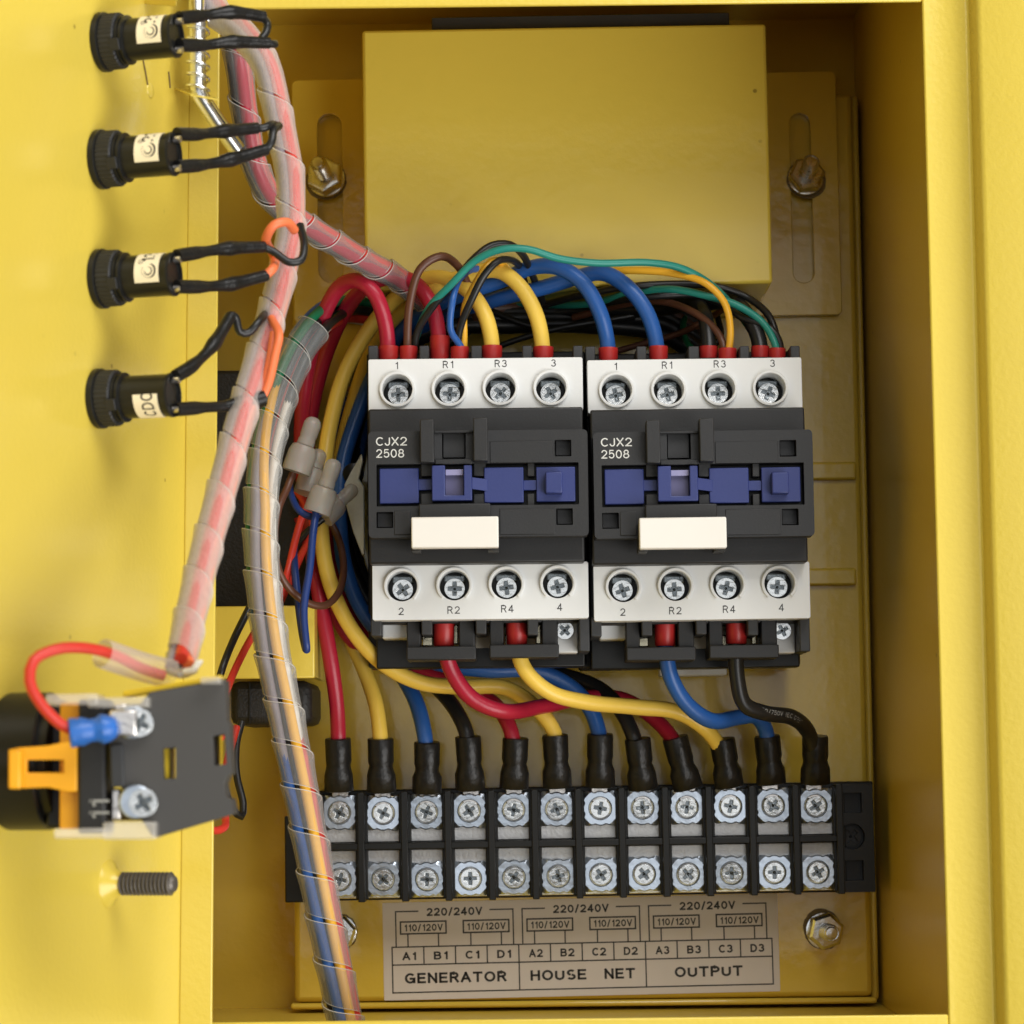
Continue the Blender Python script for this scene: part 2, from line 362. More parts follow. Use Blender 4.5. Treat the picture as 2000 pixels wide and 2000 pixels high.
door = enc.add('door', slab(D(-.9, zbot), D(175, zbot), D(175, ztop), D(-.9, ztop), -dn, 1.3), yellow, bevel=.3)
def sub(name, mb, m, **k):
    return obj(name, mb, m, door, M=enc.inv, **k)
fl = Vector((1, -.02, 0)).normalized()
wid = (P(424, 1000, -5) - P(360, 1000, -5)).length
sub('door_flange', slab(D(0, zbot, .02), D(0, zbot, .02)+fl*wid, D(0, ztop, .02)+fl*wid*.93, D(0, ztop, .02), Vector((0, 1, 0)), 1.3), yellow, bevel=.35)
# door point for a photo spot: intersect the ray with the plane of the door, raised n mm
def PD(px, py, n=0):
    d = (P(px, py, 0)-CAM); o = HL + dn*n; nn = dn - sag*dn.dot(sag)
    t = nn.dot(o-CAM)/nn.dot(d); return CAM + d*t
# threaded stud low on the door with its welded collar
sb = PD(213, 1726)
m = MB(); prof = [(0, 5.4), (.35, 5.2), (1.3, 3.5), (2.6, 2.6), (3.1, 2.3)]
sub('stud_collar', m.lathe(prof, sb, dn, 28), yellow)
m = MB(); prof = [(2.6, 2.1)]
d_ = 3.0
while d_ < 14.5: prof += [(d_, 2.1), (d_+.33, 2.65), (d_+.5, 2.65), (d_+.83, 2.1)]; d_ += .95
prof += [(d_, 2.1), (d_+.6, 1.6)]
sub('threaded_stud', m.lathe(prof, sb, dn, 24), darkbolt, smooth=25)
# latch bracket, rod and spring at the top of the door
a = P(330, 172, -14); b = P(424, 193, -20)
m = MB(); m.hexa([P(332,170,-10), P(372,187,-24), P(428,197,-22), P(400,182,-6), P(332,168,-10), P(372,184,-24), P(428,194,-22), P(400,180,-6)])
sub('latch_bracket', m, yellow)
m = MB(); m.hexa([P(268,-5,-30), P(345,-5,-40), P(345,14,-40), P(272,8,-30), P(268,-40,-30), P(345,-40,-40), P(345,-38,-20), P(272,-38,-20)])
sub('latch_plate', m, yellow, bevel=.3)
sub('latch_rod', MB().tube(spline(PP([(384,-60,-18),(385,60,-18),(386,150,-18),(388,180,-18),(402,205,-17),(440,260,-14),(464,293,-12)])), 2.05, 16), chrome)
sp = []
for i in range(16*6+1):
    t = i/(16*6); c = P(386, 40+138*t, -18); an = i/16*2*math.pi; sp.append(c + Vector((math.cos(an)*2.75, math.sin(an)*2.75, 0)))
sub('spring', MB().tube(sp, .33, 8), chrome)
for (x0, y0, x1, y1) in ((278, 112, 288, 165), (329, 140, 332, 172)):
    a = PD(x0, y0, .06); b = PD(x1, y1, .06)
    sub('weld_seam', MB().tube([a, (a+b)/2+dn*.05, b], .28, 6), stain)
m = MB(); m.lathe([(0, 2.0), (.3, 1.8), (.55, .9), (.6, .1)], PD(293, 176, 0), dn, 18); sub('paint_drip', m, yellow)

# ------------------------------------------------------------------ mounting plate
PY = 115
mp = Thing('mounting_plate', 'yellow enamelled steel back plate behind the contactors and terminal strip', 'mounting plate', P(1130, 1950, PY))
xl, xr, ztp, zbt = P(572, 1000, PY).x, P(1683, 1000, PY).x, P(1200, 186, PY).z, P(1200, 1952, PY).z
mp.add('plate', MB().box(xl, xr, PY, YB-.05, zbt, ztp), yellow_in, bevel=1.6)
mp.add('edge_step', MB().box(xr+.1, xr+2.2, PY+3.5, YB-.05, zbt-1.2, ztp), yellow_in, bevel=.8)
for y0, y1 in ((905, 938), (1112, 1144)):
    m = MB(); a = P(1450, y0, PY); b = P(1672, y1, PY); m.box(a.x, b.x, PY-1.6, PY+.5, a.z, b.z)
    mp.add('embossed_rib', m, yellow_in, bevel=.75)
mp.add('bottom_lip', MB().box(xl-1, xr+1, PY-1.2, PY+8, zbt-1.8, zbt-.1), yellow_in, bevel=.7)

# ------------------------------------------------------------------ transformer cover with slotted bracket
tr = Thing('transformer_cover', 'square yellow steel cover box above the contactors with slotted ears', 'transformer cover', P(1100, 560, 112), Matrix.Rotation(-.006, 4, 'Y'))
m = MB(); a = tr.p(570, 157, 112); b = tr.p(1645, 614, 112)
def slot(x0, y0, x1, y1):
    p = tr.p(x0, y0, 112); q = tr.p(x1, y1, 112); return rrect(p.x, q.z, q.x, p.z, abs(q.x-p.x)/2-.01, 8)
m.prism([rrect(a.x, b.z, b.x, a.z, 1.6), slot(619, 222, 671, 551), slot(1541, 221, 1591, 552)], a.y, a.y+2.2)
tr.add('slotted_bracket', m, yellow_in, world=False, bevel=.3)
m = MB(); a = tr.p(707, 59, 76); b = tr.p(1509, 553, 76); m.box(a.x, b.x, a.y, a.y+35.6, a.z, b.z)
tr.add('cover', m, yellow_gloss, world=False, bevel=.9)
m = MB(); a = tr.p(843, 34, 80); b = tr.p(1425, 70, 80); m.box(a.x, b.x, a.y, a.y+26, a.z, b.z)
tr.add('coil_top', m, blackp, world=False, bevel=.3)

def bolt(px, py, Y, label, tip, ln, R=4.6, tipm=boltm, spin=.2):
    ax = Vector((tip[0], -1, tip[1])).normalized()
    t = Thing('mounting_bolt', label, 'bolt', P(px, py, Y), group='bolts holding the plates to the box')
    c = P(px, py, Y)
    # worn ring of stained paint and steel round the nut
    m = MB(); vs = []; n = 48
    for k in range(n):
        an = 2*math.pi*k/n; r1 = R-.3; r2 = R+.25+.75*max(0, math.sin(an+px))**2+random.uniform(0, .3)
        vs += [c + Vector((r1*math.cos(an), -.03, r1*math.sin(an))), c + Vector((r2*math.cos(an), -.03, r2*math.sin(an)*1.02))]
    m.add(vs, [(2*k, 2*k+1, (2*k+3) % (2*n), (2*k+2) % (2*n)) for k in range(n)])
    t.add('worn_ring', m, stain)
    m = MB(); m.lathe([(0, R+.1), (.9, R+.1), (1.0, R-.2)], c, ax, 32); t.add('washer', m, tipm)
    m = MB(); m.lathe([(1, R*.98), (1.2, R*1.06), (4.2, R*1.06), (4.8, R*.86), (4.9, R*.55)], c, ax, 6, ref=(math.cos(spin), 0, math.sin(spin))); t.add('nut', m, tipm, smooth=30, bevel=.25)
    m = MB(); prof = [(4, 2.1)]; d = 4.9
    while d < ln: prof += [(d, 2.1), (d+.3, 2.4), (d+.45, 2.4), (d+.7, 2.1)]; d += .8
    prof += [(ln+.3, 2.0), (ln+.8, 1.5), (ln+.9, .4)]
    m.lathe(prof, c, ax, 20); t.add('thread', m, tipm)
bolt(639, 352, 112, 'stained hex nut and stud in the left ear slot of the cover box', (-.15, .20), 12, R=5.2, spin=.5)
bolt(1573, 350, 112, 'stained hex nut and stud in the right ear slot of the cover box', (.04, .20), 11.5, R=5.0, spin=.1)
bolt(1608, 1817, 115, 'shiny hex nut and stud right of the printed wiring sticker', (.10, -.02), 10, R=5.0, tipm=zincw, spin=.3)
bolt(664, 1820, 115, 'hex nut left of the wiring sticker, half hidden by the wrapped bundle', (.03, 0), 8, R=4.6, tipm=zincw)

# ------------------------------------------------------------------ screws
def screw_heads(mbs, R, th=1.0, a=.70, c=.23, w=.15, n=28):
    """head with cross recess and slot: halves (top), ring (under), floor; front at y=0 going +y"""
    top, under, floor = mbs
    A = a*R; C = c*R; W = w*R; x = math.sqrt(R*R-W*W); th0 = math.asin(W/R)
    for sgn in (1, -1):
        arc = [(R*math.cos(th0+(math.pi-2*th0)*k/n), R*math.sin(th0+(math.pi-2*th0)*k/n)) for k in range(n+1)]
        inner = [(-A, W), (-A*.94, C), (-C, C), (-C, A), (C, A), (C, C), (A*.94, C), (A, W)]
        lp = [(p, q*sgn) for p, q in arc+inner]; top.prism([lp], 0, th*.45)
    cross = [(A, C*.8), (C, C), (C*.8, A), (-C*.8, A), (-C, C), (-A, C*.8), (-A, -C*.8), (-C, -C), (-C*.8, -A), (C*.8, -A), (C, -C), (A, -C*.8)]
    under.prism([circle(0, 0, R, n*2), cross], th*.45+.005, th)
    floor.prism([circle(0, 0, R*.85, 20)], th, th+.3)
    floor.lathe([(0, .05), (-.35, R*.16)], (0, th*.6, 0), (0, -1, 0), 8)
_sm = [MB(), MB(), MB()]; screw_heads(_sm, 1.0, 1)
def mk_screw_mesh(name, R, th, m_top, m_in=None):
    b = [MB(), MB(), MB()]; screw_heads(b, R, th)
    allv = MB(); nf = []
    for i, q in enumerate(b):
        allv.add(q.v, q.f); nf += [i]*len(q.f)
    me = bpy.data.meshes.new(name); me.from_pydata([tuple(p*S) for p in allv.v], [], allv.f)
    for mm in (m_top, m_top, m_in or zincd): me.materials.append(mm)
    me.polygons.foreach_set('material_index', nf); me.update()
    bm = bmesh.new(); bm.from_mesh(me); bmesh.ops.recalc_face_normals(bm, faces=bm.faces[:]); bm.to_mesh(me); bm.free()
    return me
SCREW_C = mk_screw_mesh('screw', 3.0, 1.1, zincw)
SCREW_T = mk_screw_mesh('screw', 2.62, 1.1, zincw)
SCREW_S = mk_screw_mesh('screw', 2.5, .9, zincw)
def place_screw(me, loc, ang, parent, tilt=(0, 0), sc_=1):
    o = bpy.data.objects.new('screw', me); col.objects.link(o); o.parent = parent
    o.matrix_basis = Matrix.Translation(Vector(loc)*S) @ Matrix.Rotation(tilt[0], 4, 'X') @ Matrix.Rotation(tilt[1], 4, 'Z') @ Matrix.Rotation(ang, 4, 'Y') @ Matrix.Scale(sc_, 4)
    bv = o.modifiers.new('edge', 'BEVEL'); bv.width = .00022; bv.segments = 2; bv.limit_method = 'ANGLE'
    return o

# ------------------------------------------------------------------ contactors
YW, YC, YM = 53, 37, 46
def make_contactor():
    t = Thing('contactor', 'left contactor, black with white terminal strips and blue slider', 'contactor', P(935, 1290, 112), group='pair of contactors side by side')
    A = lambda n, m, mt, **k: t.add(n, m, mt, world=False, **k)
    R = lambda mb, *q: t.rect(mb, *q)
    # base body behind the terminals
    m = MB(); R(m, 722, 700, 1138, 1215, YW+9.4, 88); A('body', m, blackp, bevel=.4)
    m = MB(); R(m, 716, 690, 1150, 1300, 88.05, 106); A('base', m, blackp, bevel=.6)
    m = MB(); R(m, 735, 1216, 1143, 1302, 78, 88); A('base_skirt', m, blackg, bevel=.4)
    # fins between the terminals, above and below
    for x0, x1 in ((719, 738), (819, 838), (920, 941), (1020, 1039), (1119, 1138)):
        m = MB(); R(m, x0, 675, x1, 706, YW+5, YW+26); A('fin', m, blackp2, bevel=.3)
    for x0, x1, y1 in ((724, 745, 1242), (823, 844, 1240), (929, 950, 1238), (1030, 1051, 1240), (1131, 1152, 1272)):
        m = MB(); R(m, x0, 1204, x1, y1, YW+5, YW+26); A('fin', m, blackp2, bevel=.3)
    # middle block and raised front cover
    m = MB(); R(m, 719.5, 799, 1142, 1097, YM, YW+8); A('mid_block', m, blackp, bevel=.5)
    y = t.l((0, YC, 0)).y
    def lp(x0, y0, x1, y1, Y=YC):
        p = t.p(x0, y0, Y); q = t.p(x1, y1, Y); return p.x, q.z, q.x, p.z
    def rl(x0, y0, x1, y1, r=.3, Y=YC): return rrect(*lp(x0, y0, x1, y1, Y), r, 3)
    m = MB(); m.prism([rl(719, 843, 1150, 1046, 1.1), rl(735, 907, 1131, 985, .2), rl(863, 841+2, 910, 896, .3), rl(1083, 859, 1116, 891, .2), rl(735, 1000, 768, 1031, .2), rl(1086, 993, 1119, 1025, .2)], y, y+5.5)
    A('cover', m, blackp, bevel=.22)
    m = MB(); m.box(*lp(721, 845, 1148, 1044)[0::2], y+5.55, y+8.9, *lp(721, 845, 1148, 1044)[1::2]); A('cover_floor', m, blackg)
    for q in ((866, 846, 907, 893, YC+1.9, YC+4), (1086, 862, 1114, 889, YC+3.2, YC+5), (738, 1003, 766, 1029, YC+3.2, YC+5), (1089, 996, 1117, 1023, YC+3.2, YC+5)):
        m = MB(); R(m, *q); A('socket_floor', m, blackp)
    # thin moulded ledges on the cover
    for q in ((770, 998, 802, 1044), (976, 994, 1084, 1043), (957, 862, 1080, 903)):
        m = MB(); R(m, *q, YC-.25, YC+.5); A('moulded_ledge', m, blackp, bevel=.12)
    for x0, y0, x1, y1 in ((820, 819, 848, 903), (924, 816, 953, 900)):
        m = MB(); R(m, x0, y0, x1, y1, YC-4, YC+2); A('rail_bar', m, blackp, bevel=.3)
    m = MB(); R(m, 848, 841, 924, 845, YC-.8, YC+1); R(m, 850, 897, 922, 906, YC-.6, YC+1); A('bridge', m, blackp, bevel=.15)
    for x0 in (822, 925, 1030):
        for y0, y1 in ((904, 930), (964, 990)):
            m = MB(); w_ = 24 if x0 < 1000 else 14; R(m, x0, y0, x0+w_, y1, YC+1.2, YC+5); A('guide_tooth', m, blackp, bevel=.2)
    # blue slider
    m = MB(); R(m, 741, 915, 818, 983, YC+.9, YC+4); A('slider_block', m, bluep, bevel=.25)
    m = MB(); R(m, 945, 913, 1023, 981, YC+.7, YC+4); A('slider_block', m, bluep, bevel=.25)
    m = MB(); R(m, 1047, 912, 1124, 979, YC+.7, YC+4); A('slider_block', m, bluep, bevel=.25)
    m = MB(); R(m, 1065, 921, 1099, 963, YC-3.2, YC+1); A('slider_button', m, bluep, bevel=.35)
    m = MB()
    p = t.p(843, 909, YC-2); q = t.p(922, 977, YC-2); a_ = t.p(869, 909, YC-2); b_ = t.p(906, 967, YC-2)
    m.prism([[(p.x, p.z), (a_.x, p.z), (a_.x, b_.z), (b_.x, b_.z), (b_.x, p.z), (q.x, p.z), (q.x, q.z), (p.x, q.z)]], p.y, p.y+4.5); A('slider_yoke', m, bluep, bevel=.25)
    m = MB(); R(m, 870, 928, 905, 968, YC+.8, YC+3); A('indicator_window', m, navyp)
    m = MB(); R(m, 870, 917, 905, 928, YC-.5, YC+3); A('indicator_ledge', m, mat('lit_ledge_blue_plastic', (.25, .24, .40), .5), bevel=.1)  # ledge coloured paler to stand for light caught from below
    m = MB(); R(m, 817, 936, 844, 957, YC+1.6, YC+3.2); A('slider_link', m, bluep, bevel=.15)
    a_ = t.p(922, 932, YC-1); b_ = t.p(952, 936, YC+.6); c_ = t.p(922, 955, YC-1); d_ = t.p(952, 959, YC+.6)
    yy = Vector((0, 1, 0)); m = MB(); m.hexa([c_, d_, d_+yy, c_+yy, a_, b_, b_+yy, a_+yy]); A('slider_link', m, bluep, bevel=.1)
    m = MB(); R(m, 1022, 938, 1048, 957, YC+1.2, YC+3); A('slider_link', m, bluep, bevel=.15)
    # marker holder and blank tile
    m = MB(); R(m, 818, 984, 958, 1012, YC-2.5, YC+2); A('marker_holder', m, blackp, bevel=.3)
    m = MB(); R(m, 803, 1020, 822, 1076, YC-3, YC+6); R(m, 952, 1020, 974, 1075, YC-3, YC+6); A('marker_clip', m, blackp, bevel=.2)
    m = MB(); R(m, 803, 1010, 974, 1069, YC-6.5, YC-3); A('marker_tile', m, ivory, bevel=.35)
    # lettering
    s_ = (YC+CD)/F
    for s, cx, cy, wd in (('CJX2', 764.5, 862, 61), ('2508', 762, 885.5, 55)):
        m = MB(); p = t.p(cx, cy, YC); flat_text(m, s, 17*s_, p.x, p.y-.04, p.z, bold=.0, width=wd*s_); A('lettering', m, whiteink, smooth=0)
    # white terminal strips
    def strip(y0, y1, cs, x0, x1, texts, ty, partial):
        p = t.p(x0, y0, YW); q = t.p(x1, y1, YW); m = MB(); s2 = (YW+CD)/F
        holes = [circle(t.p(cx, cy, YW).x, t.p(cx, cy, YW).z, 29.5*s2, 36) for cx, cy in cs]
        m.prism([rrect(p.x, q.z, q.x, p.z, .5, 3)]+holes, p.y, p.y+8)
        so = A('terminal_strip', m, whitep, bevel=.3)
        for cx, cy in cs:
            c = t.p(cx, cy, YW); m = MB(); ro, ri = 35.5*s2, 29.6*s2
            if partial:
                pts = [(c.x+ro*math.cos(k), c.z+ro*math.sin(k)) for k in [math.radians(-48+276*i/40) for i in range(41)]]
                pts += [(c.x+ri*math.cos(k), c.z+ri*math.sin(k)) for k in [math.radians(-48+276*i/40) for i in range(40, -1, -1)]]
                m.prism([pts], c.y-1.0, c.y+.2)
            else: m.prism([circle(c.x, c.z, ro, 40), circle(c.x, c.z, ri, 40)], c.y-1.0, c.y+.2)
            obj('screw_collar', m, whitep, so, bevel=.2)
        for (s, cx, cy) in texts:
            c = t.p(cx, cy, YW); m = MB(); flat_text(m, s, 14.5*s2, c.x, c.y-.04, c.z, bold=.0, spacing=1.12); obj('lettering', m, ink, so, smooth=0)
        # screws down the wells, dark well walls with a glint of clamp
        for k, (cx, cy) in enumerate(cs):
            c = t.p(cx, cy, YW)
            m = MB(); m.prism([circle(c.x, c.z, 32*s2, 24)], c.y+8.2, c.y+9); A('well_floor', m, blackg)
            m = MB(); m.box(c.x-2.8, c.x+2.8, c.y+6.6, c.y+8.1, c.z+1.1, c.z+3.2); A('clamp_washer', m, zincd, bevel=.4)
            place_screw(SCREW_C, (c.x, c.y+5.3, c.z-.55), SCR.pop(0), t.o, tilt=(-.05, 0), sc_=.90)
    SCR = [1.55, .12, .75, -.55, .95, .02, 1.45, -.2]
    strip(702, 802, [(776, 761), (877.5, 760), (977, 758), (1076, 758)], 719, 1139, [('1', 775, 714), ('R1', 875, 712), ('R3', 978, 710), ('3', 1081, 709)], 712, False)
    strip(1101, 1207, [(785, 1145), (887, 1143), (989, 1141), (1089.5, 1139)], 727, 1150, [('2', 783.5, 1194), ('R2', 886, 1191.5), ('R4', 991, 1189), ('4', 1093, 1186)], 1190, True)
    # cable clips, coil terminal and inner white block underneath
    for x0, y1, xa in ((794, 1288, 0), (956, 1284, 0)):
        m = MB(); R(m, x0, 1208, x0+28, y1-16, YW+9, YW+20); R(m, x0+102, 1208, x0+134, y1-16, YW+9, YW+20); R(m, x0, y1-25, x0+136, y1, YW+7, YW+22)
        A('cable_clip', m, blackp, bevel=.35)
        m = MB(); R(m, x0+30, 1240, x0+52, 1262, YW+21, YW+24); R(m, x0+90, 1215, x0+101, 1258, YW+21, YW+24); A('clamp_jaw', m, zincy, bevel=.3)
    m = MB(); R(m, 746, 1204, 800, 1247, YW+14, YW+24); A('inner_block', m, whitep, bevel=.5)
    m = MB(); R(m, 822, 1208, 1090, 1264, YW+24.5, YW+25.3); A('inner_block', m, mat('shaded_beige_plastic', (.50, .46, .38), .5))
    m = MB(); R(m, 1085, 1204, 1129, 1275, YW+16, YW+24); A('coil_terminal', m, whitep, bevel=.4)
    c = t.p(1103, 1231, YW+14); place_screw(SCREW_S, c, .8, t.o, sc_=.95)
    m = MB(); R(m, 880, 1300, 1012, 1318, 98, 106) ; A('foot', m, whitep, bevel=.5)
    return t
ct = make_contactor()
c2 = copy_tree(ct.o); dv = P(1153.5, 703, YW) - P(719, 702, YW)
c2.location = ct.o.location + dv*S*.988; c2.rotation_euler.y -= .003; c2['label'] = 'right contactor, black with white terminal strips and blue slider'
for i, ch in enumerate([c for c in children(c2) if c.name.startswith('screw')]):
    ch.matrix_basis = ch.matrix_basis @ Matrix.Rotation([-1.75, -.3, -.75, .95, .3, 1.5, -1.2, .3, .3][i % 9], 4, 'Y')

# zinc clamp of the relay seen beside the left contactor
zb_ = Thing('relay_clip', 'bare zinc spring clip tucked left of the left contactor', 'spring clip', P(700, 1080, 96))
m = MB()
pl = [(706, 885), (709, 900), (701, 935), (711, 950), (712, 1082), (707, 1085), (690, 1040), (675, 985), (672, 945), (682, 925)]
pp = [P(x, y, 84) for x, y in pl]; n_ = len(pp)
m.add([p + Vector((0, abs(i-2)*.25, 0)) for i, p in enumerate(pp)] + [p + Vector((0, 2+abs(i-2)*.25, 0)) for i, p in enumerate(pp)], [tuple(range(n_)), tuple(reversed(range(n_, 2*n_)))] + [(i, (i+1) % n_, n_+(i+1) % n_, n_+i) for i in range(n_)])
zb_.add('clip_leaf', m, mat('matte_zinc', (.74, .78, .72), .4, .35, bump=.2, bscale=700, var=.15, vscale=400), bevel=.3)
zb_.add('clip_leg', MB().tube(spline(PP([(705, 1180, 95), (698, 1175, 94), (690, 1160, 95), (685, 1145, 97)])), 1.5, 8), zinc)
zb_.add('clip_pivot', MB().lathe([(0, 3), (1, 2.8), (1.6, 1.2)], P(690, 925, 90), (0, -1, 0), 20), blackg)

# ------------------------------------------------------------------ terminal strip
ts = Thing('terminal_strip', 'black twelve way screw terminal strip across the bottom of the plate', 'terminal strip', P(1130, 1760, 114), Matrix.Rotation(-.0065, 4, 'Y'))
YT = 96
sT = (YT+CD)/F
def tsp(x, y, Y=YT): return ts.p(x, y, Y)
m = MB(); ts.rect(m, 615, 1545, 1711, 1741, YT+4.5, 114.2); ts.add('base', m, blackg, world=False, bevel=.4)
m = MB(); a = tsp(556, 1650, 108); b = tsp(620, 1762, 108); m.box(a.x, b.x, a.y, a.y+6, a.z+8, b.z); ts.add('end_foot', m, blackg, world=False, bevel=.4)
C0 = tsp(663.5, 1589); C1 = tsp(1594.5, 1572.5); pit = (C1.x-C0.x)/11
cz_t = (C0.z+C1.z)/2; cz_b = (tsp(668, 1720).z + tsp(1598, 1702).z)/2
ztop_, zbot_ = tsp(1130, 1540).z, tsp(1130, 1754).z
for i in range(13):
    x = C0.x + (i-.5)*pit
    m = MB(); m.box(x-.95, x+.95, C0.y-3.2, C0.y+5, zbot_, ztop_); m.box(x-1.7, x+1.7, C0.y-.6, C0.y+5, zbot_+.6, ztop_-.6)
    ts.add('divider', m, blackg, world=False, bevel=.25)
zm = (cz_t+cz_b)/2
m = MB(); m.box(C0.x-.5*pit, C0.x+11.5*pit, C0.y-2.6, C0.y+5, zm-.95, zm+.95); ts.add('centre_ridge', m, blackg, world=False, bevel=.25)
# clamp plate with wavy edge
def wavy(h, r=1.0, dent=.42):
    out = []
    for k in range(4):
        for j in range(12):
            u = -1+2*j/12; e = h
            x_, z_ = u*h*.98, h
            dz = -dent*math.exp(-((abs(u)-.28)/.17)**2)*.9 - (0 if abs(u) < .8 else (abs(u)-.8)/.2*r*.8)
            p = (x_, z_+dz); a = -k*math.pi/2
            out.append((p[0]*math.cos(a)-p[1]*math.sin(a), p[0]*math.sin(a)+p[1]*math.cos(a)))
    return out
base_pl = MB(); K = 64
def clamp_ring(f): base_pl.v += [Vector(f(2*math.pi*k/K)) for k in range(K)]
def sq(a, h, rr):      # rounded square radius with two dents a side
    ca, sa = abs(math.cos(a)), abs(math.sin(a)); base = h/max(ca, sa); mx_ = h*1.30
    base = min(base, mx_); u = min(ca, sa)/max(ca, sa)
    return base - rr*math.exp(-((u-.36)/.17)**2)
def cen(a): ca, sa = abs(math.cos(a)), abs(math.sin(a)); return min(ca, sa)/max(ca, sa)
clamp_ring(lambda a: (3.12*math.cos(a), 1.2, 3.12*math.sin(a)))
clamp_ring(lambda a: (3.12*math.cos(a), .15, 3.12*math.sin(a)))
clamp_ring(lambda a: (3.3*math.cos(a), -.1, 3.3*math.sin(a)))
def plateau(a):
    ca, sa = abs(math.cos(a)), abs(math.sin(a)); m_ = abs(((a % (math.pi/2)))-math.pi/4)
    return min(4.5/max(ca, sa), 4.95/math.cos(m_)) - .45*math.exp(-((cen(a)-.36)/.16)**2)
clamp_ring(lambda a: (plateau(a)*math.cos(a), -.1, plateau(a)*math.sin(a)))
clamp_ring(lambda a: (sq(a, 4.78, .45)*math.cos(a), .15+.5*max(0, cen(a)-.45)/.55, sq(a, 4.78, .45)*math.sin(a)))
clamp_ring(lambda a: (sq(a, 4.80, .45)*math.cos(a), 1.2, sq(a, 4.80, .45)*math.sin(a)))
for q_ in range(6):
    for k in range(K):
        a_, b_ = q_, (q_+1) % 6
        base_pl.f.append((a_*K+k, a_*K+(k+1) % K, b_*K+(k+1) % K, b_*K+k))
cl0 = None; arng = random.Random(3)
angs_t = [.55, .5, -1.2, 1.0, .2, -.35, .2, 1.5, .15, -1.35, -1.0, 1.0]
angs_b = [-1.3, .75, .05, 1.55, .6, 1.35, -.6, .95, -.75, 0, .02, 1.1]
for row, cz, angs in ((0, cz_t, angs_t), (1, cz_b, angs_b)):
    for i in range(12):
        x = C0.x + i*pit + arng.uniform(-.25, .25)
        if cl0 is None:
            cl0 = obj('clamp_plate', base_pl, zinc, ts.o, smooth=14); c = cl0
        else:
            c = cl0.copy(); col.objects.link(c); c.parent = ts.o
        rot = arng.uniform(-.05, .05) + (math.pi/2)*arng.choice((0, 1))
        c.matrix_basis = Matrix.Translation(Vector((x, C0.y, cz+arng.uniform(-.25, .25)))*S) @ Matrix.Rotation(arng.uniform(-.05, .05), 4, 'X') @ Matrix.Rotation(arng.uniform(-.04, .04), 4, 'Z') @ Matrix.Rotation(rot, 4, 'Y')
        place_screw(SCREW_T, (0, -.35, 0), angs[i]-rot, c)
for i in range(12):
    for zz in (zm+1.0, zm-1.0):
        x = C0.x + i*pit; s_ = 1 if zz > zm else -1
        m = MB(); m.box(x-4.4, x+4.4, C0.y+1.3, C0.y+2.6, zz+s_*.1, zz+s_*(4.3 + (2.5 if s_ < 0 else 2.5)))
        ts.add('contact_bar', m, busm, world=False, bevel=.2)
for zz in (cz_t, cz_b):
    for i in range(12):
        m = MB(); x = C0.x+i*pit; m.box(x-4.5, x+4.5, C0.y+2.7, C0.y+4.4, zz-5.2, zz+4.6); ts.add('well_bar', m, zincy, world=False, bevel=.2)
# right end with mounting hole
m = MB(); a = tsp(1636, 1533, YT-1); b = tsp(1710, 1742, YT-1)
cc = tsp(1664, 1634, YT-1)
m.prism([[(a.x, b.z), (b.x, b.z), (b.x, a.z), (a.x, a.z)], circle(cc.x, cc.z, 3.6, 24), rrect(cc.x-3, cc.z+6.5, cc.x+3, cc.z+12, .2, 2), rrect(cc.x-3, cc.z-12, cc.x+3, cc.z-6.5, .2, 2)], a.y, a.y+5)
ts.add('end_block', m, blackg, world=False, bevel=.25)
m = MB(); m.box(a.x+.3, b.x-.3, a.y+3.6, a.y+5.4, b.z+.3, a.z-.3); ts.add('end_floor', m, blackg, world=False)
place_screw(SCREW_S, (cc.x, cc.y+2.3, cc.z), .8, ts.o).data = mk_screw_mesh('screw', 2.9, .9, blackg, blackp)

# ------------------------------------------------------------------ printed sticker
st = Thing('wiring_sticker', 'pale printed sticker naming the generator, house net and output terminals', 'sticker', P(747, 1950, PY), Matrix.Rotation(-.0125, 4, 'Y'))
sS = (PY+CD)/F; o_ = st.p(747, 1764, PY)
def su(u, v): return o_.x+u*sS, o_.z-v*sS
x0, z1 = su(0, 0); x1, z0 = su(764, 186)
m = MB(); m.prism([rrect(x0, z0, x1, z1, .3, 2)], o_.y-.12, o_.y-.02); st.add('paper', m, paper, world=False)
LY = o_.y-.135
lines = MB()
def ln(u0, v0, u1, v1, w=2.6):
    (a, b), (c, d) = su(u0, v0), su(u1, v1); h = w*sS/2
    if abs(u0-u1) > abs(v0-v1): lines.add([(a-h, LY, b-h), (c+h, LY, b-h), (c+h, LY, b+h), (a-h, LY, b+h)], [(0, 1, 2, 3)])
    else: lines.add([(a-h, LY-.003, b), (a+h, LY-.003, b), (a+h, LY-.003, d), (a-h, LY-.003, d)], [(0, 1, 2, 3)])
ln(17, 85, 751, 85); ln(17, 119, 751, 119); ln(17, 172, 751, 172); ln(17, 85, 17, 172); ln(751, 85, 751, 172)
for k in range(1, 12): ln(17+61.17*k, 85, 17+61.17*k, 172 if k % 4 == 0 else 119)
def st_text(s, u, v, h, wd=None, bold=.02):
    x, z = su(u, v); m = MB(); flat_text(m, s, h*sS, x, LY-.002, z, bold=bold, width=wd*sS if wd else None); st.add('lettering', m, ink, world=False, smooth=0)
